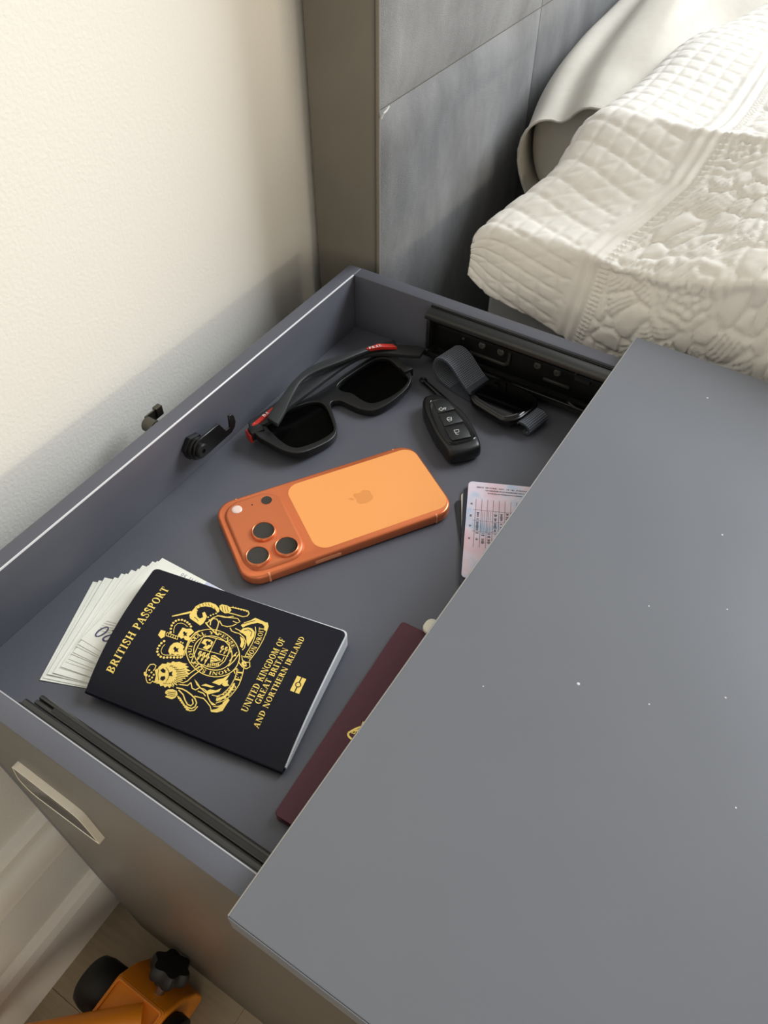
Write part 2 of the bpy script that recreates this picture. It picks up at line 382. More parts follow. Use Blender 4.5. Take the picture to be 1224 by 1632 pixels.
# runners
def runner(x0, yw, s, xe, open_):
    """s = +1: bolted on the front wall (grows to +y); -1: on the back wall"""
    Y = lambda a, b: (min(yw + s * a, yw + s * b), max(yw + s * a, yw + s * b))
    r_ = ns.part('runner', MB().box(x0, xe, *Y(0, .0014), .004, .0485), M_BLACK, label='black steel slide rail', bevel=.0003, seg=1)
    def sub(n, mb, m, **k): return ns.part(n, mb, m, parent=r_, **k)
    prof = lambda pts: MB().loft([[(xx, yw + s * a, b) for a, b in pts] for xx in (x0 + .0005, xe)])
    if not open_:
        sub('upper_lip', prof([(0, .0475), (.0038, .0475), (.0048, .0466), (.0052, .0445), (.0044, .0445), (.0038, .0460), (0, .0462)]), M_RAIL, bevel=.0002, seg=1)
    else:
      sub('upper_lip', prof([(0, .0475), (.0102, .0475), (.0118, .0462), (.0125, .0440), (.0125, .0428), (.0115, .0428), (.0113, .0438), (.0100, .0455), (.0085, .0462), (0, .0462)]), M_RAIL, bevel=.0002, seg=1)
    sub('lower_lip', prof([(0, .006), (.0102, .006), (.0118, .007), (.0125, .0092), (.0125, .0122), (.0113, .0122), (.0113, .0098), (.0085, .0075), (0, .0075)]), M_RAIL, bevel=.0002, seg=1)
    sub('ball_strip', MB().box(x0 + .012, xe, *Y(.0075, .0098), .0375, .0400), M_BLACK)
    sub('ball_strip', MB().box(x0 + .012, xe, *Y(.0075, .0098), .0135, .0160), M_BLACK)
    return r_, sub, Y
r1, s1, Y1 = runner(0.0725, -Wd, 1, XE, False)
s1('inner_rail', MB().loft([[(xx, -Wd + a, b) for a, b in ((.0020, .0120), (.0110, .0120), (.0125, .0140), (.0125, .0300), (.0125, .0380), (.0112, .0398), (.0098, .0398), (.0092, .0378), (.0086, .0398), (.0066, .0398), (.0058, .0385), (.0020, .0385))] for xx in (.0730, XE)]), M_RAIL, bevel=.0002, seg=1)
r2, s2, Y2 = runner(0.0745, 0.0, -1, XE, True)
s2('end_stop', MB().box(.0752, .0790, -.0100, -.0012, .012, .040), M_RAIL, bevel=.0015, seg=2)
for px_ in (.1224, .1388, .1704, .1868):
    s2('screw', MB().lathe((px_, -.0013, .0290), (0, -1, 0), [(0, .0031), (.0010, .0031), (.0018, .0022), (.0018, .0012), (.0011, .0011), (.0011, .0)], 14), M_SCREW, label='small grey screw head', smooth=35)
s2('screw', MB().lathe((.1055, -.0013, .0290), (0, -1, 0), [(0, .0012), (.0010, .0010), (.0012, 0)], 10), M_SCREW, smooth=35)
s2('bracket', MB().add(*(lambda q: ([(a, -.0014, b) for a, b in q] + [(a, -.0034, b) for a, b in q],
   [tuple(range(7, -1, -1)), tuple(range(8, 16))] + [(i, (i + 1) % 8, 8 + (i + 1) % 8, 8 + i) for i in range(8)]))([(.1125, .0180), (.1440, .0180), (.1480, .0210), (.1480, .0355), (.1455, .0355), (.1455, .0230), (.1430, .0204), (.1125, .0204)])), M_BRACK, bevel=.0004, seg=1)
s2('bracket', MB().box(.1770, .1990, -.0034, -.0014, .0185, .0210), M_BRACK, bevel=.0004, seg=1)
s2('end_catch', MB().box(.2020, .2150, -.0090, -.0014, .0330, .0395).box(.2020, .2045, -.0110, -.0014, .0395, .0420), M_RAIL, bevel=.0006, seg=1)
s2('end_catch', MB().tube([(.2000, -.006, .011), (.2030, -.010, .0125), (.2080, -.0115, .0115), (.2120, -.0100, .0095)], .0009, 8), M_BRACK)
# cam lock on the side panel next to the wall
CYL, CZL = -0.2085, 0.0245
lk = ns.part('cam_lock', MB().cyl((0, CYL, CZL), (.0045, CYL, CZL), .0098, n=6), M_BLACK, label='black cam lock with hooked bar', bevel=.0006, seg=2)
ns.part('lock_nut', MB().cyl((.0046, CYL, CZL), (.0075, CYL, CZL), .0086, n=28), M_BLACK, parent=lk, bevel=.0005, seg=2)
camp = [(-.2028, .0333), (-.1874, .0325), (-.1819, .0220), (-.1773, .0216), (-.1769, .0257), (-.1766, .0318), (-.1738, .0312), (-.1716, .0287), (-.1707, .0224), (-.1728, .0182), (-.1769, .0160), (-.1829, .0160), (-.2022, .0160), (-.2084, .0163), (-.2140, .0190), (-.2158, .0250), (-.2130, .0310), (-.2085, .0335)]
mb = MB().prism(camp, .0078, .0096); mb.v = [(z, x, y) for x, y, z in mb.v]
ns.part('cam_bar', mb, M_BLACK, parent=lk, bevel=.0003, seg=1)
ns.part('lock_screw', MB().lathe((.0096, CYL, CZL), (1, 0, 0), [(0, .0056), (.0018, .0056), (.0026, .0046), (.0026, .0018), (.0012, .0016), (.0012, 0)], 24), M_BLACK, parent=lk, smooth=35)
lb = MB().lathe((-TL, CYL, CZL), (-1, 0, 0), [(-.0015, .0105), (.003, .0105), (.0045, .0095), (.0045, .0056), (.0170, .0056), (.0172, .0050), (.0200, .0050), (.0202, .0056), (.0290, .0056), (.0302, .0046), (.0303, 0)], 26)
ns.part('lock_barrel', lb, M_KEY, parent=lk, label='metal lock barrel outside', smooth=35)
key = tag(make('key', MB().box(-.0440, -.0424, CYL + .0010, CYL + .0150, CZL - .0045, CZL + .0045).box(-.0455, -.0410, CYL + .0110, CYL + .0170, CZL - .0030, CZL + .0052), M_KEY, off=(-.043, CYL, CZL), bevel=.0006, seg=2), 'small metal key in the lock, between nightstand and wall', 'key')
# pull on the front
hz0, hz1 = -.0790, -.0040
HD = .0042
def hp(x, z, d): return (x, YF - d, z)
_q = [((.0400, -.0770), .008), ((.1012, -.0730), .004), ((.0982, -.0325), .007), ((.0468, -.0272), .004), ((.0358, -.0600), .008)]
outl = []
for i_, (q_, r_) in enumerate(_q):          # polygon with small rounded corners
    p0_, p1_, p2_ = np.array(_q[i_ - 1][0]), np.array(q_), np.array(_q[(i_ + 1) % len(_q)][0])
    d0_ = (p0_ - p1_) / np.linalg.norm(p0_ - p1_); d1_ = (p2_ - p1_) / np.linalg.norm(p2_ - p1_)
    for t_ in np.linspace(0, 1, 7): outl.append(tuple((1 - t_) ** 2 * (p1_ + d0_ * r_) + 2 * t_ * (1 - t_) * p1_ + t_ ** 2 * (p1_ + d1_ * r_)))
cx_ = sum(q[0] for q in outl) / len(outl); cz_ = sum(q[1] for q in outl) / len(outl)
def inset(d): return [(x + (cx_ - x) * d / .04, z + (cz_ - z) * d / .04) for x, z in outl]
rings = [[hp(x, z, 0) for x, z in outl], [hp(x, z, HD) for x, z in outl], [hp(x, z, HD + .0002) for x, z in inset(.0007)], [hp(x, z, HD - .0002) for x, z in inset(.0011)]]
hd = ns.part('drawer_pull', MB().loft(rings, True, False), M_SATIN, label='pale satin metal pull on the front', smooth=50)
din = inset(.0011); dish = [[hp(x, z, HD - .0003) for x, z in din], [hp(x + (cx_ - x) * .35, z + (cz_ - z) * .35 * .4, .0014) for x, z in din], [hp(x + (cx_ - x) * .75, z + (cz_ - z) * .75, .0006) for x, z in din]]
ns.part('pull_dish', MB().loft(dish, False, True), M_MIRROR, parent=hd, smooth=60)

# ================================================================== bed
XH = 0.0075
bed = Thing('bed', 'bed with grey velvet padded headboard against the white wall', 'bed', (0.6, 0.7, FZ))
def pad(y0, y1, z0, z1, dep=.010, ny=16, nz=22):
    mb = MB(); v = []; f = []
    for i in range(ny + 1):
        for j in range(nz + 1):
            a, b = i / ny, j / nz
            ea = min(a, 1 - a) * (y1 - y0); eb = min(b, 1 - b) * (z1 - z0)
            k = (1 - math.exp(-ea / .012)) * (1 - math.exp(-eb / .010))
            v.append((XH - .0045 + .0050 * k, y0 + (y1 - y0) * a, z0 + (z1 - z0) * b))
    for i in range(ny):
        for j in range(nz):
            q = i * (nz + 1) + j; f.append((q, q + nz + 1, q + nz + 2, q + 1))
    mb.add(v, f); return mb
bed.part('headboard_core', MB().box(-.0600, XH - .0050, .0306, 1.5, -.42, .80), M_VELVET2, label='plain dull grey side of the headboard', bevel=.004, seg=3)
def grade(n_, lo=0): return n_
for y0, y1 in ((.0312, .3217), (.3225, .80), (.8008, 1.49)):
    for z0, z1 in ((-.40, .1688), (.1696, .7)):
        bed.part('velvet_panel', pad(y0, y1, z0, z1, ny=34, nz=44), M_VELVET, smooth=80)
bed.part('piping', MB().tube([(XH - .0030, .0306, -.40), (XH - .0030, .0306, .0), (XH - .0030, .0306, .169), (XH - .003, .0306, .79)], .0016, 8), M_VELVET2, smooth=70)
bed.part('loose_thread', MB().tube([(XH + .0002, .0300, .166), (XH + .0016, .0312, .1698), (XH + .0018, .0345, .1705), (XH + .0015, .0385, .1722)], .0007, 6), M_THREAD)
bed.part('bed_base', MB().box(.0905, 1.9, .0700, 1.45, -.44, .046), M_BASE, bevel=.008, seg=3, smooth=60)
bed.part('leg', MB().cyl((.16, .12, FZ), (.16, .12, -.44), .025, .03, 18), M_BLACK, smooth=40)
bed.part('leg', MB().cyl((1.8, .12, FZ), (1.8, .12, -.44), .025, .03, 18), M_BLACK, smooth=40)

# quilt
def npi(x, xs, ys): return np.interp(x, xs, ys)
def quilt():
    PY = np.array([.0560, .0575, .0590, .0605, .0660, .0850, .1100, .1420, .1600, .1680, .1850, .2100, .3000, .5000, .8000, 1.3])
    PZ = np.array([.0000, .0400, .0700, .0880, .0940, .0995, .1120, .1330, .1475, .1520, .1535, .1545, .1580, .1640, .1600, .15])
    L = np.concatenate([[0], np.cumsum(np.hypot(np.diff(PY), np.diff(PZ)))])
    ts = np.concatenate([np.arange(0, .80, .0016), np.arange(.80, L[-1], .02)])
    # smooth profile
    yy = np.interp(ts, L, PY); zz = np.interp(ts, L, PZ)
    ker = np.ones(5) / 5
    def sm(a): return np.concatenate([a[:2], np.convolve(a, ker, 'valid'), a[-2:]])
    yy = sm(yy); zz = sm(zz)
    ss = np.concatenate([np.arange(0, .36, .0016), np.arange(.36, 1.15, .02)])
    V = np.zeros((len(ts), len(ss), 3))
    xh = npi(yy, [.056, .062, .085, .11, .13, .19, .38, .5, .9, 1.3], [.077, .078, .084, .098, .110, .122, .134, .168, .25, .3])
    for i, t in enumerate(ts):
        x = xh[i] + ss
        hem = npi(x, [.05, .078, .096, .145, .2, .225, .35, .6, 1.2], [.048, .047, .037, .025, .013, .005, -.03, -.05, -.05])
        z0 = zz[i] + 0 * x; y0 = yy[i] + 0 * x
        lowmask = np.clip((.086 - zz[i]) / .086, 0, 1)          # side drop: stretch towards the hem line
        z0 = np.where(zz[i] < .086, hem + (.086 - hem) * (zz[i] / .086), z0)
        # gather: the head edge rolls down a little, and the top edge rises towards the foot
        z0 = z0 - .014 * np.exp(-ss / .010) * np.clip((zz[i] - .03) / .06, 0, 1)
        z0 = z0 + np.clip((x - .2), 0, .3) * .22 * np.clip((zz[i] - .05) / .05, 0, 1) * np.clip((.3 - yy[i]) / .2, 0, 1)
        V[i, :, 0] = x; V[i, :, 1] = y0; V[i, :, 2] = z0
    # large soft folds
    T, Sx = np.meshgrid(ts, ss, indexing='ij')
    D = np.zeros_like(T)
    fade = np.clip((T - .02) / .05, 0, 1)
    D += .0030 * np.sin(Sx * 26 + T * 15 + 1.2) * np.sin(T * 22 - Sx * 9) * fade
    D += .0018 * np.sin(Sx * 61 - T * 38 + .4) * np.clip((.22 - T) / .1, 0, 1)
    # sharp crumple along the two top creases
    tr1 = np.interp(.0625, yy, ts); tr2 = np.interp(.166, yy, ts)
    D += .0035 * np.exp(-((T - tr1 - .004 * np.sin(Sx * 30)) / .0035) ** 2) * np.clip((Sx - .07) / .05, 0, 1)
    D += .0025 * np.exp(-((T - tr2 - .003 * np.sin(Sx * 23)) / .0045) ** 2) * np.clip((Sx - .02) / .05, 0, 1)
    # quilted pattern: stitched grooves pull the cloth down, the wadding puffs between them
    def groove(a, wd): d_ = np.abs(((a + .5) % 1) - .5); return 1 - np.exp(-(d_ / wd) ** 1.3)
    uu = Sx + .004 * np.sin(T * 21); cell = .0160
    st1 = .78 + .22 * np.sin(T / .00055); st2 = .78 + .22 * np.sin(Sx / .00055)
    gA = groove(uu / cell, .10); gB = groove((T + uu * .30) / (cell * 1.1), .10); gC = groove((T * 1.0 - uu * .8) / (cell * 1.75), .07)
    lat = gA * gB * (.55 + .45 * gC)
    chan_c = .076 + .014 * np.sin(T * 7.0 + .5)
    inborder = 1 / (1 + np.exp((Sx - chan_c + .004) / .0012))
    cord = np.zeros_like(T)
    for k, wd in ((0.003, .0040), (.0125, .0032), (.0195, .0015), (.0232, .0015)):
        g = np.exp(-((Sx - chan_c - k) / wd) ** 2)
        beads = .55 + .45 * np.sin(T / .00075) if wd < .002 else .9 + .1 * np.sin(T / .0045)
        cord = np.maximum(cord, g * beads)
    nz = np.zeros_like(T); pf = np.zeros_like(T); strp = np.zeros_like(T)
    for i in range(len(ts)):
        if ts[i] > .80: continue
        for j in range(len(ss)):
            if ss[j] > .36: break
            a, b = float(ss[j]), float(ts[i])
            wx = noise.noise((a * 22, b * 22, 3.1)); wy = noise.noise((a * 22, b * 22, 9.7))
            dd, pp = noise.voronoi((a * 62 + .9 * wx, b * 50 + .9 * wy, .5))
            e_ = dd[1] - dd[0]; pf[i, j] = e_
            h_ = math.sin(pp[0][0] * 12.99 + pp[0][1] * 78.2) * 43758.5; h_ -= math.floor(h_)
            an = h_ * 6.283; du_ = a - pp[0][0] / 62; dv_ = b - pp[0][1] / 50
            ph = (du_ * math.cos(an) + dv_ * math.sin(an)) / .0037 + 12 * (du_ * math.sin(an) - dv_ * math.cos(an)) ** 2 / .0037 + .5 * wx
            d_ = abs((ph % 1) - .5); strp[i, j] = (min(d_ / .22, 1) if h_ > .38 else 1.0)
            nz[i, j] = noise.noise((a * 240, b * 200, 1.3))
    med = np.zeros_like(T); mg = np.zeros_like(T)
    for (cx0, ct0, R0) in ((.175, .080, .026), (.235, .27, .045), (.15, .40, .040), (.29, .44, .05), (.125, .20, .026), (.26, .05, .024), (.20, .17, .03)):
        rr = np.hypot(Sx - cx0, T - ct0); th = np.arctan2(T - ct0, Sx - cx0)
        g = np.exp(-(rr / R0) ** 6); mg = np.maximum(mg, g)
        med = np.maximum(med, g * groove(rr / .0078 + .22 * np.sin(th * 6), .16) * (.6 + .4 * groove(th * 12 / 6.2832, .12)))
    inner = (1 - mg) * (1 - np.exp(-(pf / .10) ** 1.2)) * (.0010 + .0019 * strp) + mg * (.0029 * med) + .0005 * nz
    pat = inborder * (.0015 * lat + .0003 * nz) + (1 - inborder) * inner
    cb = np.exp(-((Sx - chan_c - .012) / .0155) ** 6)
    pat = pat * (1 - cb) + cb * cord * .0030
    D += pat
    # normals
    du = np.gradient(V, axis=0); dv = np.gradient(V, axis=1)
    N = np.cross(dv, du); N /= (np.linalg.norm(N, axis=2, keepdims=True) + 1e-12)
    if N[len(ts) // 2, 5, 2] < 0: N = -N
    V = V + N * D[..., None]
    nt, nx = T.shape
    mb = MB(); mb.v = [tuple(q) for q in V.reshape(-1, 3).tolist()]
    mb.f = [(i * nx + j, i * nx + j + 1, (i + 1) * nx + j + 1, (i + 1) * nx + j) for i in range(nt - 1) for j in range(nx - 1)]
    # rolled edges: thickness underneath
    o = make('quilt', mb, M_QUILT, off=(.5, .6, .05), smooth=180)
    md = o.modifiers.new('thick', 'SOLIDIFY'); md.thickness = .007; md.offset = -1
    return o
tag(quilt(), 'white quilted cotton bedspread with lattice border hanging over the bed side', 'quilt')

# pillow in its open-ended case
def pillow():
    base = [(.060, .018), (.046, .026), (.037, .045), (.033, .070), (.038, .092), (.047, .103), (.057, .1055), (.067, .1030), (.075, .1080), (.084, .1190), (.094, .1265), (.108, .1270), (.130, .1240), (.170, .1100), (.220, .0850), (.250, .060), (.210, .030), (.140, .015), (.095, .014)]
    base = smooth_closed(base, 1)
    def ring(y, hem=False, k=1.0):
        g = np.interp(y, [.24, .30, .34, .40, .47, .6, .8, 1.0], [1, 1.12, 1.26, 1.40, 1.50, 1.62, 1.5, 1.2])
        sh = np.interp(y, [.24, .30, .40, .6], [0, -.008, -.012, -.014])
        fl_ = np.clip((y - .24) / .07, 0, 1)
        out = []
        for i, (x, z) in enumerate(base):
            t = i / len(base) * 2 * math.pi
            zz = .018 + (z - .018) * g; xx = x + sh + (x - .12) * .10 * fl_
            # the flap ripples fade away from the hem
            cxm, czm = .12, .06
            if fl_ > 0:
                tx, tz = cxm + (xx - cxm) * 1.0, zz
                if z > .09 and x < .1: zz += .0022 * fl_ * math.sin((x - .04) * 60)
            lim = np.interp(xx, [.10, .125, .16, .3], [9, .142, .128, .09])
            zz = min(zz, max(lim, .02) if y < .5 else np.interp(xx, [.155, .19, .24, .4], [9, .142, .13, .09]))
            xx = max(xx, .0125)
            if xx > .08: zz = max(zz, .0485)
            if k != 1: xx = cxm + (xx - cxm) * k; zz = czm + (zz - czm) * k
            yy = y
            if hem: yy += .006 * math.sin(3 * t + 1.0) - (.010 if x < .06 else 0) * 0
            out.append((xx, yy, zz + .003 * math.sin(xx * 40 + y * 21) * fl_))
        return out
    ysr = [.24, .255, .27, .285, .30, .32, .34, .37, .40, .44, .48, .54, .60, .70, .80, .9]
    case = MB().loft([ring(y, hem=(i == 0)) for i, y in enumerate(ysr)], False, True)
    t = Thing('pillow', 'white linen pillow in an open-ended case leaning on the headboard', 'pillow', (.1, .6, .05))
    c_ = t.part('pillowcase', case, M_PILLOW, smooth=180)
    sb = c_.modifiers.new('sub', 'SUBSURF'); sb.levels = 2; sb.render_levels = 2
    md = c_.modifiers.new('solid', 'SOLIDIFY'); md.thickness = .0012; md.offset = -1
    inn = MB().loft([ring(.268, k=.55), ring(.270, k=.86), ring(.276, k=.95), ring(.30, k=.955), ring(.34, k=.955), ring(.42, k=.94)], True, True)
    p_ = t.part('cushion', inn, M_PILLOW, smooth=180)
    sb = p_.modifiers.new('sub', 'SUBSURF'); sb.levels = 1; sb.render_levels = 2
    hemr = ring(.24, hem=True)
    t.part('hem', MB().tube([Vector(q) for q in hemr] + [Vector(hemr[0])], .0013, 6), M_PILLOW, smooth=180)
pillow()

# ================================================================== phone
def phone():
    t = Thing('smartphone', 'orange smartphone lying face down with three camera lenses', 'phone', (.1100, -.1918, 0.0002), .9898, local=True)
    mm = lambda pts, z: [(x / 1000, y / 1000, z) for x, y in pts]
    def rr(L, W_, R_, z, n=10): return mm(rrect(0, 0, L, W_, R_, n), z)
    body = []
    for ins, z in ((2.2, 0), (1.2, .0003), (.45, .0009), (.08, .0019), (0, .0029), (0, .0060), (.08, .0069), (.45, .0079), (1.1, .0084), (1.9, .0086)):
        body.append(rr(149.8 - 2 * ins, 71.8 - 2 * ins, 13.2 - ins, z))
    b = t.part('frame', MB().loft(body), M_ORANGE_FR, smooth=40)
    t.part('screen', MB().loft([rr(144, 66, 11, -.00005), rr(144.4, 66.4, 11.2, .0003)]), M_SCREEN, label='black screen side underneath')
    t.part('back_glass', MB().loft([mm(rrect(24.4, .2, 98.2, 62.6, 9.5, 8), z) for z in (.0084, .00875)]), M_ORANGE_GL, label='paler orange back panel', bevel=.0001, seg=1)
    # camera plateau, raised with a soft shoulder
    pl = []
    for ins, z in ((0, .0084), (.25, .0090), (.9, .0100), (1.9, .01065), (2.6, .0108)):
        pl.append(mm(rrect(-50.3, -.1, 41.6 - 2 * ins, 63.4 - 2 * ins, 13.5 - ins, 9), z))
    cp = t.part('camera_plateau', MB().loft(pl), M_ORANGE_PL, smooth=50)
    for (x, y) in ((-51.1, -3.2), (-61.2, -21.4), (-41.7, -21.5)):
        ln = t.part('camera_lens', MB().lathe((x / 1000, y / 1000, .0107), (0, 0, 1), [(0, .0084), (.0012, .0083), (.0020, .0079), (.0023, .0074), (.0021, .0070), (.0012, .0069)], 40), M_LENSR, label='orange ringed camera lens', parent=cp, smooth=45)
        o = make('lens_glass', MB().lathe((x / 1000, y / 1000, .0109), (0, 0, 1), [(0, .0069), (.0016, .0069), (.0017, .0060), (.00172, .003), (.00174, 0)], 40), M_LENS, cp, smooth=30)
    t.part('flash', MB().lathe((-.0612, .0232, .0107), (0, 0, 1), [(0, .0036), (.0003, .0036), (.0006, .0032), (.0008, .0016), (.0007, 0)], 24), M_FLASH, parent=cp, label='pale round flash', smooth=40)
    t.part('depth_sensor', MB().lathe((-.0403, .0230, .0107), (0, 0, 1), [(0, .0036), (.0003, .0036), (.00035, .0030), (.0003, 0)], 24), M_LENS, parent=cp, smooth=40)
    t.part('microphone_hole', MB().lathe((-.0505, .0231, .0107), (0, 0, 1), [(0, .0006), (.00018, .0006), (.00018, 0)], 10), M_LENS, parent=cp)
    # antenna bands wrap the frame edge
    for (x, sy) in ((-58.6, 1), (-58.6, -1), (60.0, 1), (60.0, -1)):
        path = [(x / 1000, sy * (.0359 + .00003), .0012), (x / 1000, sy * (.0359 + .00003), .0066), (x / 1000, sy * .03580, .0072), (x / 1000, sy * .03545, .0080), (x / 1000, sy * .03475, .00855), (x / 1000, sy * .0340, .00868)]
        v = [(a - .0006, q, c) for a, q, c in path] + [(a + .0006, q, c) for a, q, c in path]; n = len(path)
        t.part('antenna_band', MB().add(v, [(i, i + 1, n + i + 1, n + i) for i in range(n - 1)]), M_ANT, solid=.00012)
    t.part('side_button', MB().loft([[(x / 1000, -.0357, .0043 + z / 1000) for x, z in rrect(-19, 0, 18.5, 3.0, 1.4, 5)], [(x / 1000, -.03605, .0043 + z / 1000) for x, z in rrect(-19, 0, 18.1, 2.7, 1.3, 5)]]), M_ANT, smooth=40)
    t.part('side_button', MB().loft([[(x / 1000, .0357, .0043 + z / 1000) for x, z in rrect(-22, 0, 10, 3.0, 1.4, 5)], [(x / 1000, .03615, .0043 + z / 1000) for x, z in rrect(-22, 0, 9.6, 2.7, 1.3, 5)]]), M_ANT, smooth=40)
    # fruit mark, seen with its top towards the cameras
    app = smooth_closed([(0, 4.6), (1.4, 5.4), (3.2, 5.7), (4.8, 5.0), (5.5, 4.0), (4.5, 2.8), (4.2, 1.0), (4.9, -.8), (5.9, -1.9), (5.0, -4.2), (3.6, -6.1), (2.2, -6.6), (0, -5.9), (-2.2, -6.6), (-3.8, -6.0), (-5.4, -3.6), (-6.2, -.6), (-5.8, 2.8), (-4.6, 4.8), (-2.8, 5.7), (-1.2, 5.3)], 2)
    leaf = smooth_closed([(0, 6.2), (.2, 7.8), (1.4, 9.3), (2.8, 9.9), (2.6, 8.2), (1.5, 6.8)], 2)
    polys_mesh('logo', [app, leaf], lambda x, y: ((21.5 - y) / 1000, (.6 + x) / 1000, .00881), M_LOGO, t.o, label='faint tonal fruit logo')
phone()

# ================================================================== passports
ST, SB = np.array([.06928, -.37912, .0075]), np.array([.19039, -.35688, .0045])
FT, FB = np.array([.04723, -.29774, .0145]), np.array([.1743, -.27229, .0130])
def S(a, b, dz=0.0):
    u = a / 88; v = b / 125
    P = (SB * (1 - u) + FB * u) * (1 - v) + (ST * (1 - u) + FT * u) * v
    bow = .0045 * (1 - v) + .0078 * v
    return (P[0], P[1], P[2] + bow * 3.2 * u * (1 - u) * (1.35 - .7 * u) + dz)
def sheet(top, bot, na=24, nb=16, a1=88.0, r_=3.2, a0=0.0):
    """closed slab between two surfaces with rounded fore corners"""
    def bl(a):   # b range at this a
        d = a - (a1 - r_)
        c = 0 if d <= 0 else r_ - math.sqrt(max(0, r_ * r_ - d * d))
        return c, 125 - c
    As = list(np.linspace(a0, a1 - r_, na)) + [a1 - r_ + r_ * math.sin(k * math.pi / 12) for k in range(1, 7)]
    mb = MB(); rows = []
    for surf in (top, bot):
        g = []
        for a in As:
            lo, hi = bl(a); g.append([surf(a, lo + (hi - lo) * j / nb) for j in range(nb + 1)])
        rows.append(g)
    n = len(As); m = nb + 1
    mb.v = [q for g in rows for r__ in g for q in r__]
    I = lambda k, i, j: k * n * m + i * m + j
    for i in range(n - 1):
        for j in range(nb):
            mb.f.append((I(0, i, j), I(0, i + 1, j), I(0, i + 1, j + 1), I(0, i, j + 1)))
            mb.f.append((I(1, i, j), I(1, i, j + 1), I(1, i + 1, j + 1), I(1, i + 1, j)))
    for i in range(n - 1):
        mb.f.append((I(0, i, 0), I(1, i, 0), I(1, i + 1, 0), I(0, i + 1, 0)))
        mb.f.append((I(0, i, nb), I(0, i + 1, nb), I(1, i + 1, nb), I(1, i, nb)))
    for j in range(nb):
        mb.f.append((I(0, 0, j), I(0, 0, j + 1), I(1, 0, j + 1), I(1, 0, j)))
        mb.f.append((I(0, n - 1, j), I(1, n - 1, j), I(1, n - 1, j + 1), I(0, n - 1, j + 1)))
    return mb
def thk(a, b): return .0016 + .0098 * (1 - math.exp(-3.2 * a / 88)) * (1 - .55 * b / 125)   # pages swell to the open side
bp_ = Thing('passport', 'navy blue passport with gold royal crest lying on the banknotes', 'passport', (.12, -.325, 0))
bp_.part('front_cover', sheet(lambda a, b: S(a, b), lambda a, b: S(a, b, -.0006)), M_NAVY, smooth=50)
bp_.part('page_block', sheet(lambda a, b: S(a * (1 + .012 * (1 - b / 125)), -.9 + b * .999, -.00065), lambda a, b: (lambda q: (q[0], q[1], max(q[2], .0019 + .0030 * (b / 125))))(S(a * (1 + .012 * (1 - b / 125)), -.9 + b * .999, -.0005 - thk(a, b))), a0=2.0, r_=3.4), M_PAPER, label='pale grey pages', smooth=40)
def backz(a, b):
    q = S(a, b, -.0010 - thk(a, b) + .0002); return (q[0], q[1], max(q[2], .0017 + .0030 * (b / 125)))
bp_.part('back_cover', sheet(lambda a, b: backz(a, b), lambda a, b: (lambda q: (q[0], q[1], q[2] - .0006))(backz(a, b))), M_NAVY, smooth=50)
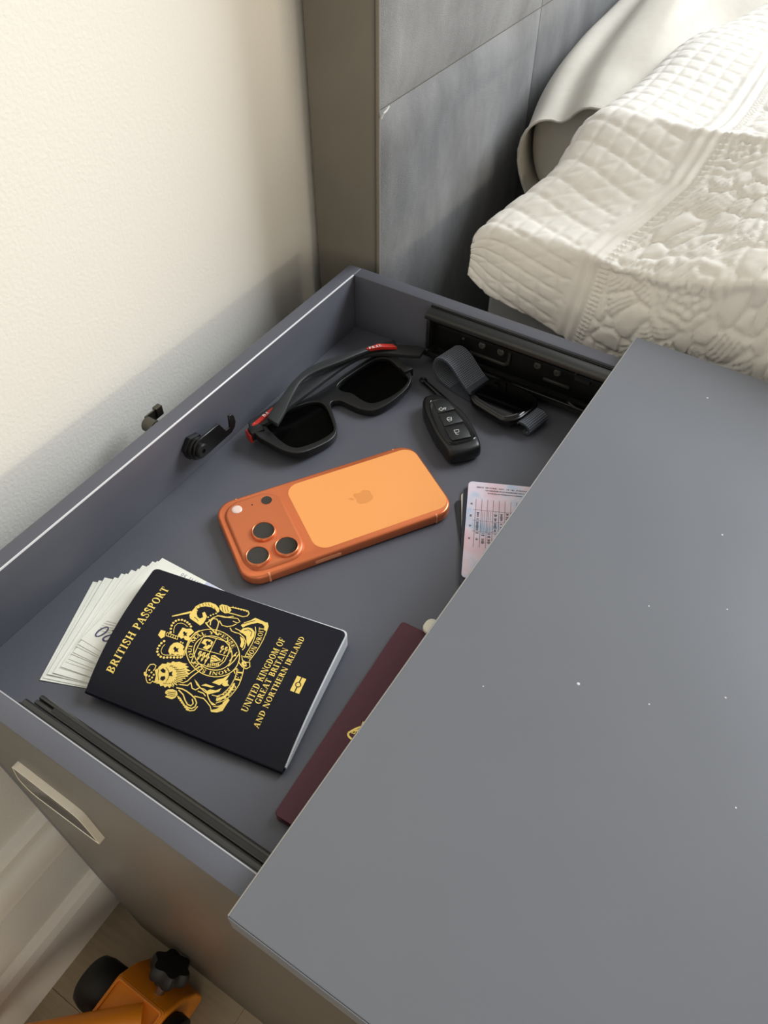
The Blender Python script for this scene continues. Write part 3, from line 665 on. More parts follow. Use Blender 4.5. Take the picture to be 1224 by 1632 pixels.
# spine: half round
rings = []
for j in range(17):
    b = 125 * j / 16; p0 = np.array(S(0, b)); p1 = np.array(S(0, b, -.0006)); q1 = np.array(backz(0, b)); q0 = q1 - np.array([0, 0, .0006])
    ud = np.array([FB[0] - SB[0], FB[1] - SB[1], 0]); ud /= np.linalg.norm(ud); mid = (p0 + q0) / 2; h_ = (p0 - q0)[2] / 2
    rings.append([tuple(mid + np.array([0, 0, h_ * math.cos(k * math.pi / 6)]) - ud * (.0016 * math.sin(k * math.pi / 6))) for k in range(7)])
bp_.part('spine', MB().loft(rings, True, True, False), M_NAVY, smooth=60)
EMB = json.loads('''{"prims":[["f",0,[[58.47,97.86],[66.11,89.13],[65.24,87.79],[58.03,97.25]]],["f",0,[[67.15,88.02],[70.28,88.27],[72.75,86.91],[75.13,84.74],[76.63,81.77],[76.43,77.95],[74.72,75.04],[72.7,73.75],[71.19,74.26],[72.78,76.3],[73.51,79.48],[72.85,82.86],[71.11,85.33],[68.94,86.47],[66.75,86.85]]],["f",0,[[69.38,88.19],[66.6,88.63],[63.21,88.68],[61.03,87.12],[60.37,84.56],[59.72,82.02],[58.93,79.41],[60.98,78.53],[63.95,78.4],[66.48,78.78],[68.93,81.49],[67.59,82.45],[64.98,80.54],[63.31,81.91],[63.95,83.72],[65.81,85.25],[68.22,85.59]]],["d",0.55,[[66.15,77.88]]],["d",0.55,[[67.87,77.04]]],["d",0.55,[[69.23,76.02]]],["d",0.55,[[70.54,74.9]]],["d",0.45,[[64.58,76.36]]],["d",0.45,[[66.14,75.45]]],["d",0.45,[[67.63,74.5]]],["s",0.5,[[61.19,77.02],[63.85,76.0],[66.92,75.1],[69.37,73.0],[69.8,69.54],[71.28,65.13],[72.2,61.57],[70.65,59.37],[69.11,60.45],[69.37,63.34]]],["s",0.6,[[62.28,77.56],[60.48,75.05],[59.49,72.51],[58.1,69.77],[57.05,67.66]]],["s",0.55,[[61.38,74.18],[64.19,75.21],[66.48,74.66],[66.88,72.51],[65.33,70.57],[62.17,69.74],[58.9,69.3],[57.1,67.54],[58.11,66.58]]],["s",0.5,[[66.58,70.75],[64.12,67.86],[64.43,64.73],[66.31,62.01],[68.32,60.65]]],["s",0.5,[[64.53,62.89],[62.74,61.01],[62.57,58.61],[62.84,56.0],[61.5,52.77],[59.07,50.19],[55.33,49.27],[53.36,49.68]]],["s",0.5,[[65.15,59.86],[64.82,56.59],[64.55,53.22],[63.06,50.72]]],["f",0,[[61.27,54.89],[60.63,52.43],[58.1,50.51],[54.51,50.23],[55.03,51.91],[58.03,52.63]]],["f",0,[[63.98,56.55],[66.91,55.78],[68.81,53.43],[68.98,50.99],[67.46,48.48],[64.47,47.44],[60.19,47.58],[56.79,47.75],[59.22,49.83],[62.68,51.61],[63.68,54.24]]],["f",0,[[76.52,75.62],[78.06,74.67],[78.49,71.56],[78.01,69.26],[76.13,67.62],[73.72,68.07],[72.61,70.18],[73.33,72.73],[74.5,74.49]]],["s",0.55,[[73.87,68.14],[74.32,64.4],[74.58,59.42],[76.03,57.34],[78.15,57.1],[79.64,58.52],[79.48,61.0],[78.89,65.12],[78.11,69.01]]],["f",0,[[78.15,68.07],[79.6,68.18],[78.27,66.95]]],["f",0,[[78.25,66.36],[79.7,66.46],[78.37,65.24]]],["f",0,[[78.35,64.64],[79.8,64.74],[78.47,63.53]]],["f",0,[[78.45,62.93],[79.89,63.03],[78.57,61.82]]],["f",0,[[78.55,61.22],[79.99,61.32],[78.67,60.11]]],["f",0,[[78.65,59.52],[80.09,59.61],[78.77,58.41]]],["s",0.5,[[69.33,73.72],[70.15,70.81],[70.59,67.73],[72.78,64.4]]],["f",0,[[68.48,57.83],[71.33,56.79],[73.74,54.31],[76.79,52.47],[76.47,49.07],[76.14,45.68],[74.35,45.72],[73.95,49.71],[71.91,52.37],[69.51,54.85],[67.49,56.06]]],["f",0,[[43.47,99.06],[47.17,99.07],[47.5,96.12],[45.59,95.57],[43.87,94.97],[42.05,96.24]]],["s",0.35,[[44.93,94.78],[45.22,87.11]]],["s",0.35,[[46.99,94.97],[47.08,87.33]]],["s",0.3,[[46.64,95.01],[44.98,94.66]]],["s",0.3,[[46.68,93.55],[45.02,93.2]]],["s",0.3,[[46.72,92.09],[45.06,91.74]]],["s",0.3,[[46.76,90.63],[45.1,90.29]]],["s",0.3,[[46.8,89.17],[45.14,88.83]]],["s",0.3,[[46.83,87.72],[45.18,87.38]]],["d",0.75,[[48.09,93.17]]],["d",0.75,[[50.2,94.12]]],["d",0.75,[[52.35,94.65]]],["d",0.75,[[54.4,94.68]]],["d",0.75,[[56.19,93.98]]],["d",0.75,[[57.52,92.74]]],["d",0.75,[[58.26,91.04]]],["d",0.75,[[58.37,89.16]]],["d",0.75,[[57.95,87.32]]],["d",0.75,[[57.28,85.64]]],["d",0.75,[[56.22,84.07]]],["d",0.75,[[41.26,93.9]]],["d",0.75,[[39.48,94.75]]],["d",0.75,[[37.61,95.11]]],["d",0.75,[[35.6,95.1]]],["d",0.75,[[33.73,94.43]]],["d",0.75,[[32.35,92.98]]],["d",0.75,[[31.72,91.18]]],["d",0.75,[[31.9,89.22]]],["d",0.75,[[32.69,87.42]]],["d",0.75,[[33.48,85.63]]],["d",0.75,[[34.15,83.78]]],["d",0.75,[[34.88,81.96]]],["d",0.75,[[35.62,80.3]]],["s",0.3,[[48.26,91.19],[50.32,92.26],[52.8,92.81],[54.98,92.16],[56.13,90.3],[56.12,88.3],[55.3,85.81]]],["s",0.3,[[39.63,92.47],[37.36,93.06],[34.9,92.67],[33.51,91.22],[33.51,89.31],[34.73,86.27],[35.7,83.11],[36.63,80.81]]],["f",0,[[47.64,88.36],[50.47,88.34],[53.59,88.18],[53.69,85.57],[54.95,83.42],[53.58,80.67],[51.14,81.48],[49.65,82.04],[48.62,80.19],[46.78,81.45],[46.68,83.23],[47.77,84.53],[46.45,85.32]]],["f",0,[[36.47,88.77],[39.74,89.14],[42.37,88.14],[43.62,86.29],[43.44,83.26],[42.23,81.18],[40.97,81.56],[39.38,79.73],[36.88,80.21],[36.58,82.83],[35.56,83.48],[35.86,86.12],[34.61,86.58]]],["d",0.5,[[44.46,84.66]]],["d",0.5,[[44.38,83.3]]],["d",0.5,[[43.27,84.64]]],["s",0.45,[[35.84,79.39],[38.11,79.82],[42.14,80.26],[46.18,80.56],[50.32,80.47],[53.48,79.73],[55.64,78.26]]],["s",0.4,[[37.42,78.88],[40.32,79.34],[44.47,79.84],[48.63,79.76],[51.91,79.08],[53.71,78.02]]],["s",0.45,[[49.97,49.81],[47.79,48.84],[45.57,48.26],[43.37,48.09],[41.23,48.32],[39.2,48.95],[37.33,49.95],[35.66,51.32],[34.23,53.0],[33.05,54.96],[32.17,57.14],[31.59,59.5],[31.34,61.98],[31.41,64.52],[31.81,67.06],[32.52,69.53],[33.55,71.88],[34.87,74.06],[36.44,76.0],[38.25,77.68],[40.25,79.04],[42.4,80.05],[44.64,80.69],[46.92,80.94],[49.18,80.79],[51.36,80.24],[53.4,79.3],[55.25,77.99],[56.84,76.34],[58.14,74.38],[59.11,72.17],[59.72,69.77],[59.95,67.22],[59.81,64.61],[59.29,62.0],[58.42,59.45],[57.22,57.03],[55.73,54.8],[53.99,52.83],[52.05,51.15],[49.97,49.81]]],["s",0.45,[[48.61,53.87],[47.04,53.17],[45.45,52.75],[43.85,52.61],[42.3,52.77],[40.83,53.22],[39.46,53.94],[38.25,54.91],[37.2,56.12],[36.34,57.53],[35.7,59.11],[35.28,60.81],[35.09,62.6],[35.15,64.43],[35.45,66.26],[35.98,68.05],[36.73,69.75],[37.7,71.32],[38.85,72.73],[40.16,73.93],[41.61,74.91],[43.16,75.64],[44.77,76.1],[46.4,76.27],[48.02,76.15],[49.57,75.74],[51.02,75.06],[52.33,74.11],[53.46,72.92],[54.39,71.51],[55.08,69.92],[55.51,68.2],[55.68,66.37],[55.59,64.5],[55.23,62.63],[54.62,60.8],[53.77,59.07],[52.72,57.47],[51.48,56.05],[50.1,54.84],[48.61,53.87]]],["s",0.4,[[35.1,73.37],[45.58,74.28],[53.61,74.31],[54.62,66.46],[55.12,59.05],[51.67,56.94],[47.65,56.0],[43.01,55.88],[39.16,57.42],[36.99,59.79],[36.36,63.2],[36.16,67.4],[35.1,73.37]]],["s",0.35,[[44.72,73.49],[45.37,66.21],[46.52,55.3]]],["s",0.35,[[54.52,66.7],[49.65,66.53],[45.37,66.21],[39.78,65.6],[36.52,65.78]]],["f",0,[[43.4,71.88],[43.77,70.62],[42.27,70.45],[41.3,69.39],[40.09,70.08],[38.75,69.99],[37.37,70.75],[38.99,71.27],[40.31,71.06],[41.58,72.13]]],["f",0,[[43.6,69.52],[43.96,68.26],[42.46,68.09],[41.5,67.03],[40.29,67.73],[38.94,67.64],[37.57,68.39],[39.19,68.91],[40.5,68.7],[41.77,69.77]]],["f",0,[[43.79,67.16],[44.15,65.9],[42.66,65.74],[41.69,64.68],[40.48,65.38],[39.14,65.29],[37.77,66.04],[39.38,66.56],[40.7,66.35],[41.97,67.41]]],["f",0,[[51.56,61.63],[51.88,60.56],[50.63,60.44],[49.83,59.56],[48.81,60.16],[47.68,60.1],[46.52,60.75],[47.87,61.17],[48.98,60.98],[50.03,61.86]]],["f",0,[[51.74,59.27],[52.06,58.21],[50.81,58.09],[50.02,57.22],[49.0,57.81],[47.87,57.75],[46.71,58.4],[48.06,58.82],[49.17,58.63],[50.21,59.51]]],["f",0,[[51.92,56.92],[52.24,55.86],[50.99,55.74],[50.2,54.87],[49.18,55.47],[48.06,55.41],[46.9,56.06],[48.25,56.48],[49.35,56.28],[50.4,57.16]]],["f",0,[[48.52,73.44],[51.67,72.98],[52.54,69.78],[51.75,67.36],[48.6,67.1],[45.65,68.38],[45.92,71.19],[48.14,70.49]]],["f",0,[[43.33,64.49],[44.33,62.83],[42.88,57.67],[40.97,60.45],[39.49,63.31]]],["s",0.35,[[39.24,63.18],[39.7,59.83],[42.44,57.24],[45.52,57.32]]],["f",0,[[37.94,64.12],[38.27,63.5],[36.88,63.02],[36.62,63.68]]],["f",0,[[38.44,63.08],[38.71,62.42],[37.32,61.95],[37.05,62.61]]],["f",0,[[38.95,62.04],[39.15,61.35],[37.75,60.88],[37.49,61.53]]],["f",0,[[39.45,60.99],[39.59,60.28],[38.19,59.8],[37.92,60.46]]],["f",0,[[39.95,59.95],[40.03,59.2],[38.63,58.73],[38.36,59.39]]],["f",0,[[40.45,58.91],[40.47,58.13],[39.06,57.66],[38.8,58.32]]],["s",0.4,[[44.04,53.39],[48.29,52.59],[51.03,51.77]]],["d",0.7,[[48.67,52.06]]],["s",0.5,[[40.91,52.58],[45.02,51.02],[50.86,50.27]]],["f",0,[[25.42,89.58],[28.23,88.44],[28.89,86.22],[30.09,85.95],[30.27,84.0],[31.86,83.35],[31.84,81.52],[32.94,79.89],[33.04,77.4],[33.51,74.74],[32.23,75.9],[32.07,73.15],[30.81,74.47],[30.38,71.15],[29.16,73.14],[28.55,70.67],[27.55,72.84],[26.66,70.74],[26.06,73.03],[24.94,71.54],[24.6,73.9],[23.37,72.71],[23.19,75.0],[21.96,73.89],[21.26,75.71],[20.01,74.51],[19.77,76.41],[18.3,75.98],[18.46,77.72],[16.99,78.08],[17.71,79.74],[16.36,80.68],[17.15,82.16],[16.19,83.5],[17.2,84.73],[16.63,86.64],[18.69,86.2]]],["s",0.45,[[23.64,95.14],[21.61,95.29],[19.03,94.43],[16.79,93.16],[15.36,91.57],[15.72,89.85],[17.2,89.11],[16.86,87.48]]],["s",0.45,[[23.64,95.14],[25.25,94.64],[26.2,92.91],[25.84,91.26],[23.94,91.03],[22.58,91.44]]],["f",0,[[19.73,96.26],[20.56,95.5],[19.61,94.72],[19.68,93.43],[18.5,93.28],[18.25,94.33],[18.32,95.25]]],["f",0,[[23.23,90.67],[24.19,89.98],[26.07,88.44],[22.35,87.45],[18.69,86.2],[16.86,86.75],[17.0,87.84],[20.53,88.58]]],["d",0.6,[[22.06,93.75]]],["d",0.6,[[21.35,91.92]]],["d",0.6,[[19.03,92.23]]],["d",0.6,[[18.86,90.31]]],["d",0.6,[[17.26,90.97]]],["d",0.6,[[20.65,90.11]]],["s",0.5,[[22.33,74.36],[24.95,73.71],[26.83,72.12],[29.58,70.61],[32.9,68.66],[35.1,66.88],[34.41,65.46],[31.85,66.7],[27.71,68.96],[24.41,70.2],[22.49,72.13],[22.33,74.36]]],["s",0.5,[[20.7,74.49],[21.44,71.61],[22.08,69.05],[24.23,67.96]]],["s",0.55,[[24.23,67.96],[21.55,65.92],[21.38,63.69],[23.34,62.15],[23.5,59.03],[22.85,57.15],[20.22,55.16],[18.36,52.99],[17.69,49.14]]],["s",0.6,[[18.63,74.56],[19.21,71.23],[18.98,68.25],[18.18,64.99],[17.0,61.92],[15.11,59.93],[12.84,59.91],[11.36,61.33],[11.13,63.72],[11.62,65.03]]],["s",0.6,[[17.95,72.78],[16.6,69.24],[13.98,66.53],[12.5,64.38],[12.62,62.29],[14.16,61.61],[16.16,63.29]]],["s",0.5,[[18.02,62.77],[18.36,60.08],[18.7,57.4],[17.85,55.22],[16.12,51.92],[14.41,50.39],[15.58,48.13],[16.3,45.31]]],["s",0.5,[[21.26,62.21],[21.26,58.65],[20.28,56.75]]],["f",0,[[26.69,67.02],[25.62,64.34],[23.39,61.11],[22.58,57.87],[24.66,56.04],[25.23,52.77],[27.56,50.37],[25.34,50.71],[23.09,53.86],[21.71,55.67],[22.06,58.33],[23.16,61.71],[24.22,64.37]]],["f",0,[[24.85,61.82],[26.66,59.86],[26.71,57.04],[27.05,54.36],[25.77,55.87],[25.37,59.23]]],["f",0,[[28.54,56.86],[31.1,54.91],[33.43,51.79],[37.32,49.43],[33.83,49.87],[31.01,50.62],[28.58,52.27],[28.77,54.49]]],["f",0,[[31.61,50.91],[33.46,48.98],[31.23,48.26],[30.68,46.94],[29.15,49.02],[29.46,50.93]]],["f",0,[[14.79,79.54],[16.15,78.54],[17.21,76.02],[17.05,73.41],[15.52,72.16],[13.36,72.69],[11.97,74.19],[11.79,76.84],[11.9,78.49],[13.22,77.54],[13.56,79.3]]],["f",0,[[14.13,71.48],[14.35,70.15],[13.53,69.18],[13.44,70.86]]],["f",0,[[13.33,70.09],[13.56,68.76],[12.74,67.79],[12.65,69.47]]],["f",0,[[12.54,68.7],[12.77,67.37],[11.96,66.41],[11.86,68.08]]],["f",0,[[11.76,67.32],[11.98,65.99],[11.17,65.03],[11.08,66.7]]],["f",0,[[10.97,65.94],[11.2,64.61],[10.39,63.65],[10.3,65.33]]],["f",0,[[10.2,64.56],[10.42,63.24],[9.62,62.28],[9.53,63.95]]],["s",0.55,[[14.64,71.88],[14.09,69.81],[12.44,67.21],[10.8,64.64],[9.95,61.72],[11.1,59.43],[13.67,58.53]]],["f",0,[[17.8,52.72],[17.69,49.14],[19.09,46.65],[21.07,45.84],[23.7,44.29],[23.11,43.17],[19.15,43.87],[16.36,44.29],[14.42,46.87],[13.59,49.99],[14.19,50.99],[15.85,48.26],[17.36,46.87],[16.52,49.99]]],["f",0,[[22.56,50.78],[23.19,48.26],[25.04,47.04],[27.48,46.1],[30.55,45.47],[33.13,45.3],[32.81,44.3],[29.3,44.16],[25.44,45.12],[22.67,46.61],[21.02,48.63],[20.05,50.28]]],["s",0.4,[[22.11,53.74],[22.56,50.78],[24.46,48.52],[27.84,46.98],[31.03,46.05],[35.07,45.88],[38.57,46.36],[41.59,47.24]]],["s",0.4,[[18.81,49.68],[21.64,46.11],[25.31,43.66],[29.22,42.58],[32.98,42.07],[36.5,42.34],[40.28,43.09],[43.68,44.0]]],["s",0.4,[[49.65,46.49],[52.81,46.58],[56.15,46.38],[59.88,46.36],[63.89,46.81],[67.72,47.89],[70.86,49.71]]],["s",0.4,[[48.34,43.04],[51.72,42.52],[55.61,41.87],[59.79,41.7],[64.39,41.7],[69.31,42.19],[74.2,43.0],[76.24,44.43],[75.62,46.88]]],["f",0,[[74.73,47.91],[76.04,44.48],[74.17,43.06],[70.52,42.39],[70.68,44.03],[73.29,45.09]]],["s",0.5,[[41.59,47.24],[39.92,48.56],[38.28,47.06]]],["s",0.5,[[49.65,46.49],[50.03,48.45],[47.52,46.89],[46.95,44.5],[47.81,42.44],[45.27,41.09],[43.34,42.43],[43.64,45.04],[44.76,46.99],[45.96,48.77]]],["f",0,[[46.87,46.58],[46.75,44.05],[44.93,42.84],[43.88,44.45],[45.0,46.4]]]],"T":{"m1":[[20.45,51.7],[22.1,48.44],[24.89,46.09],[28.53,44.78],[32.01,44.06],[35.79,44.11],[39.42,44.72],[42.64,45.62]],"m2":[[49.0,44.76],[52.27,44.54],[55.88,44.12],[59.83,44.02],[64.14,44.25],[68.51,45.04],[72.53,46.35]],"ring":[[45.11,64.36],[[49.29,51.84],[47.42,51.0],[45.51,50.5],[43.61,50.35],[41.76,50.54],[40.01,51.08],[38.4,51.94],[36.95,53.11],[35.7,54.55],[34.69,56.24],[33.92,58.12],[33.43,60.15],[33.21,62.29],[33.27,64.47],[33.62,66.66],[34.24,68.79],[35.14,70.81],[36.28,72.69],[37.64,74.36],[39.21,75.8],[40.93,76.97],[42.78,77.84],[44.7,78.39],[46.66,78.6],[48.6,78.47],[50.46,77.99],[52.21,77.17],[53.78,76.04],[55.14,74.62],[56.25,72.94],[57.08,71.04],[57.6,68.98],[57.81,66.79],[57.69,64.55],[57.25,62.31],[56.51,60.12],[55.49,58.05],[54.22,56.14],[52.74,54.44],[51.08,53.0]]],"title":[[12.53,112.84],[76.1,108.37],[12.71,117.81],[77.55,112.98]],"l1":[[20.2,31.24],[69.11,29.89],[19.8,35.03],[70.71,33.76]],"l2":[[26.78,26.42],[63.94,25.79],[26.54,29.82]],"l3":[[14.55,21.59],[74.81,20.33],[14.78,24.76]],"chip":[[40.66,14.22],[40.77,8.84],[50.25,8.71],[50.18,14.13],[45.6,11.65]]},"cuts":[["s",0.28,[[28.35,83.6],[28.83,83.03],[29.37,83.07]]],["s",0.28,[[28.89,82.74],[29.1,81.93],[29.5,81.78]]],["s",0.28,[[28.3,81.86],[28.78,80.9],[29.46,80.52]]],["s",0.28,[[28.54,80.85],[28.74,79.79],[29.25,79.32]]],["s",0.28,[[27.73,80.22],[28.16,78.97],[28.89,78.22]]],["s",0.28,[[27.64,79.16],[28.75,76.94],[30.21,75.21]]],["s",0.28,[[26.71,78.84],[27.82,76.26],[29.33,74.06]]],["s",0.28,[[26.32,77.86],[27.07,75.34],[28.29,73.15]]],["s",0.28,[[25.36,77.89],[26.0,75.09],[27.14,72.5]]],["s",0.28,[[24.71,77.09],[25.03,74.56],[25.9,72.14]]],["s",0.28,[[23.83,77.47],[23.94,74.76],[24.6,72.07]]],["s",0.28,[[22.99,76.94],[22.86,74.67],[23.28,72.3]]],["s",0.28,[[22.29,77.62],[21.86,75.31],[21.99,72.81]]],["s",0.28,[[21.36,77.42],[20.8,75.67],[20.74,73.6]]],["s",0.28,[[20.9,78.33],[19.99,76.66],[19.58,74.64]]],["s",0.28,[[19.98,78.48],[19.05,77.44],[18.53,75.91]]],["s",0.28,[[19.81,79.51],[19.45,79.41],[19.23,78.79]]],["s",0.28,[[19.0,80.0],[18.83,80.29],[18.69,79.96]]],["s",0.28,[[19.14,81.04],[18.7,81.41],[18.27,81.19]]],["s",0.28,[[18.51,81.81],[18.32,82.47],[18.01,82.47]]],["f",0,[[24.35,87.72],[25.99,86.8],[25.36,84.73],[23.8,84.38],[23.55,86.15]]],["f",0,[[19.63,85.5],[21.25,85.58],[22.23,83.74],[21.03,82.7],[19.26,83.57]]],["s",0.3,[[27.07,85.3],[25.8,83.05],[23.98,81.7],[21.58,81.23],[19.61,81.56]]],["f",0,[[24.86,82.36],[26.35,80.71],[24.61,80.42],[23.79,79.28],[23.28,81.35]]],["s",0.25,[[24.64,88.82],[21.65,87.82],[18.78,85.95]]],["f",0,[[67.0,85.86],[68.38,85.22],[67.41,83.69],[66.04,83.89]]],["s",0.3,[[62.91,85.27],[62.35,83.5],[61.29,81.85]]],["s",0.25,[[69.86,87.31],[68.47,85.86]]],["s",0.25,[[72.24,86.58],[70.83,85.12]]],["s",0.25,[[74.02,85.53],[72.6,84.07]]],["s",0.25,[[75.03,84.1],[73.61,82.64]]],["s",0.25,[[75.43,82.36],[74.0,80.91]]],["s",0.25,[[75.05,80.24],[73.63,78.79]]],["s",0.25,[[74.06,77.82],[72.65,76.38]]],["s",0.25,[[76.83,74.07],[74.79,72.78],[73.33,71.48]]],["s",0.25,[[77.44,72.67],[75.4,71.38],[73.94,70.09]]],["s",0.25,[[78.03,71.33],[75.99,70.05],[74.52,68.75]]],["s",0.25,[[14.78,78.3],[15.3,75.81],[16.29,73.84]]],["s",0.25,[[13.89,77.87],[14.41,75.37],[15.39,73.4]]],["s",0.25,[[13.0,77.43],[13.52,74.94],[14.5,72.96]]],["f",0,[[50.45,86.42],[51.71,86.03],[51.01,84.72],[51.67,83.95],[50.32,83.99],[49.24,83.0],[49.38,84.25],[48.29,84.86],[49.55,85.22]]],["f",0,[[38.97,86.83],[40.58,86.34],[39.79,84.83],[40.54,83.75],[39.06,83.95],[37.97,82.81],[37.99,84.28],[36.86,85.16],[38.16,85.39]]],["f",0,[[50.03,71.43],[51.3,70.76],[50.79,69.63],[51.84,68.7],[50.28,68.51],[49.4,67.49],[49.07,69.06],[47.68,69.67],[48.93,70.16]]],["s",0.3,[[42.94,63.93],[43.02,61.46],[42.22,59.28]]],["s",0.3,[[41.27,63.47],[41.36,61.36]]],["s",0.25,[[42.82,71.01],[40.84,70.89],[39.33,70.43]]],["s",0.25,[[43.01,68.65],[41.04,68.53],[39.53,68.07]]],["s",0.25,[[43.21,66.3],[41.23,66.18],[39.73,65.72]]],["s",0.25,[[50.95,60.76],[48.91,60.62],[47.35,60.14]]],["s",0.25,[[51.13,58.4],[49.09,58.27],[47.53,57.8]]],["s",0.25,[[51.31,56.05],[49.28,55.93],[47.72,55.46]]],["s",0.35,[[69.83,57.17],[72.37,54.39],[74.92,51.6]]],["s",0.35,[[65.73,54.5],[67.48,52.45],[66.81,49.98],[63.7,49.23]]],["s",0.35,[[25.62,64.34],[24.21,60.8],[23.68,57.69]]],["s",0.35,[[16.85,50.85],[17.97,47.87],[20.0,46.03]]],["s",0.3,[[21.7,50.37],[24.23,47.35],[27.19,45.96]]],["s",0.35,[[45.81,45.01],[45.53,43.82]]]]}''')
def lift(x, y): return S(x, y, .00022)
gp = []
for k, wdt, pts in EMB['prims']:
    if k == 'f': gp.append(pts)
    elif k == 's': gp += stroke(pts, wdt * 1.2)
    else: gp.append(disk(pts[0][0], pts[0][1], wdt, 8))
def text_on_path(s_, pts, h_, flip=1, a0=0.0, a1=1.0, off=0.0):
    P = np.array(pts, float); d = np.concatenate([[0], np.cumsum(np.linalg.norm(np.diff(P, axis=0), axis=1))]); Lg = d[-1]
    advs = [GL[c][0] + .08 for c in s_]; tot = sum(advs); o = []; x = 0
    for c, ad in zip(s_, advs):
        tm = (a0 + (a1 - a0) * (x + ad / 2) / tot) * Lg; k = min(max(np.searchsorted(d, tm) - 1, 0), len(P) - 2)
        tt = (tm - d[k]) / max(d[k + 1] - d[k], 1e-9); q = P[k] * (1 - tt) + P[k + 1] * tt
        dr = (P[k + 1] - P[k]); dr /= np.linalg.norm(dr); nr = np.array([-dr[1], dr[0]]) * flip
        sx = (a1 - a0) * Lg / tot
        for pl in GL[c][1]: o.append([tuple(q + dr * (px_ - GL[c][0] / 2) * sx + nr * ((py_ - .5) * h_ + off)) for px_, py_ in pl])
        x += ad
    return o
ring_c, ring_p = EMB['T']['ring']; rp = np.array(ring_p); n_ = len(rp)
def rpt(deg): k = deg / 360 * n_; i = int(math.floor(k)); f_ = k - i; return tuple(rp[i % n_] * (1 - f_) + rp[(i + 1) % n_] * f_)
gp += text_on_path('HONI SOIT QUI MAL Y PENSE', [rpt(46 + k * 5.8) for k in range(52)], 2.1)
m1 = EMB['T']['m1']; m2 = EMB['T']['m2']
gp += text_on_path('DIEU ET', m1, 2.9, 1, .04, .96)
gp += text_on_path('MON DROIT', m2, 2.9, 1, .02, .98)
polys_mesh('crest', gp, lift, M_GOLD, bp_.o, bp_.off, maxlen=4.0, label='gold royal coat of arms with lion and unicorn')
cp = []
for k, wdt, pts in EMB['cuts']: cp += [pts] if k == 'f' else stroke(pts, wdt) if k == 's' else [disk(pts[0][0], pts[0][1], wdt, 8)]
polys_mesh('crest_line_work', cp, lambda x, y: S(x, y, .00034), M_NAVY, bp_.o, bp_.off, maxlen=4.0, label='dark line work within the gold crest')
def line_text(s_, a0, b0, a1, b1, h_):
    ps, L = text_polys(s_, h_, .07, math.hypot(a1 - a0, b1 - b0)); an = math.atan2(b1 - b0, a1 - a0); c, s2_ = math.cos(an), math.sin(an)
    return [[(a0 + c * x - s2_ * y, b0 + s2_ * x + c * y) for x, y in q] for q in ps]
polys_mesh('title_lettering', line_text('BRITISH PASSPORT', 12.6, 112.9, 76.0, 108.5, 4.9), lift, M_GOLD, bp_.o, bp_.off, maxlen=4.0, label='gold capital title')
lt = line_text('UNITED KINGDOM OF', 20.2, 31.1, 69.6, 29.9, 3.8) + line_text('GREAT BRITAIN', 26.8, 26.3, 64.0, 25.6, 3.5) + line_text('AND NORTHERN IRELAND', 14.6, 21.5, 75.0, 20.2, 3.3)
polys_mesh('country_lettering', lt, lift, M_GOLD, bp_.o, bp_.off, maxlen=4.0, label='gold capitals in three lines')
def chip():
    cx0, cy0, w2, h2 = 45.5, 11.5, 4.9, 2.75; o = []
    up = [(cx0 + 1.7 * math.cos(math.radians(a)), cy0 + 1.7 * math.sin(math.radians(a))) for a in range(168, 11, -12)]
    o.append([(cx0 - w2, cy0 + .3), (cx0 - w2, cy0 + h2), (cx0 + w2, cy0 + h2), (cx0 + w2, cy0 + .3)] + up[::-1])
    dn = [(cx0 + 1.7 * math.cos(math.radians(a)), cy0 + 1.7 * math.sin(math.radians(a))) for a in range(192, 349, 12)]
    o.append([(cx0 + w2, cy0 - .3), (cx0 + w2, cy0 - h2), (cx0 - w2, cy0 - h2), (cx0 - w2, cy0 - .3)] + dn)
    o.append(disk(cx0, cy0, 1.15, 20)); return o
polys_mesh('chip_symbol', chip(), lift, M_GOLD, bp_.o, bp_.off, maxlen=3.0)

# burgundy passport, mostly under the sliding top
BU = [np.array(q) for q in ([.2005, -.3779], [.1954, -.2439])]
ab = BU[1] - BU[0]; Lb = np.linalg.norm(ab); ab /= Lb; rb = np.array([ab[1], -ab[0]])
b2 = Thing('passport', 'burgundy passport half hidden under the sliding top beside the navy passport', 'passport', (.235, -.31, 0))
def bu(u, v, z): q = BU[0] + rb * u + ab * v; return (q[0], q[1], z)
def slab(u0, u1, v0, v1, z0, z1, r_):
    return MB().loft([[bu(a, b, z) for a, b in rrect((u0 + u1) / 2, (v0 + v1) / 2, u1 - u0, v1 - v0, r_, 4)] for z in (z0, z1)])
b2.part('front_cover', slab(0, .090, 0, Lb, .0048, .0056, .0022), M_BURG, bevel=.0002, seg=1)
b2.part('page_block', slab(.0012, .0885, .0012, Lb - .0012, .0009, .0047, .002), M_PAPER)
b2.part('back_cover', slab(0, .090, 0, Lb, .0001, .0009, .0022), M_BURG)
fig = [[(.0150, .0560), (.0170, .0600), (.0195, .0630), (.0225, .0645)], [(.0165, .0570), (.0185, .0600), (.0215, .0618)], [(.0150, .0560), (.0160, .0545), (.0185, .0540)], [(.0195, .0630), (.0190, .0660)], [(.0212, .0640), (.0212, .0672)]]
fg = []
for q in fig: fg += stroke(smooth_open(q, 2), .0011)
fg += [disk(.0178, .0578, .0008), disk(.0216, .0740, .0008), disk(.0205, .0700, .0006)]
for q in ([(.0195, .0560), (.03, .054), (.045, .055), (.05, .064), (.045, .075), (.03, .078), (.023, .073)],): fg += stroke(smooth_open(q, 2), .0012)
polys_mesh('crest', fg, lambda x, y: bu(x - .0053, y, .00572), M_GOLD, b2.o, b2.off, label='gold crest mostly under the top')
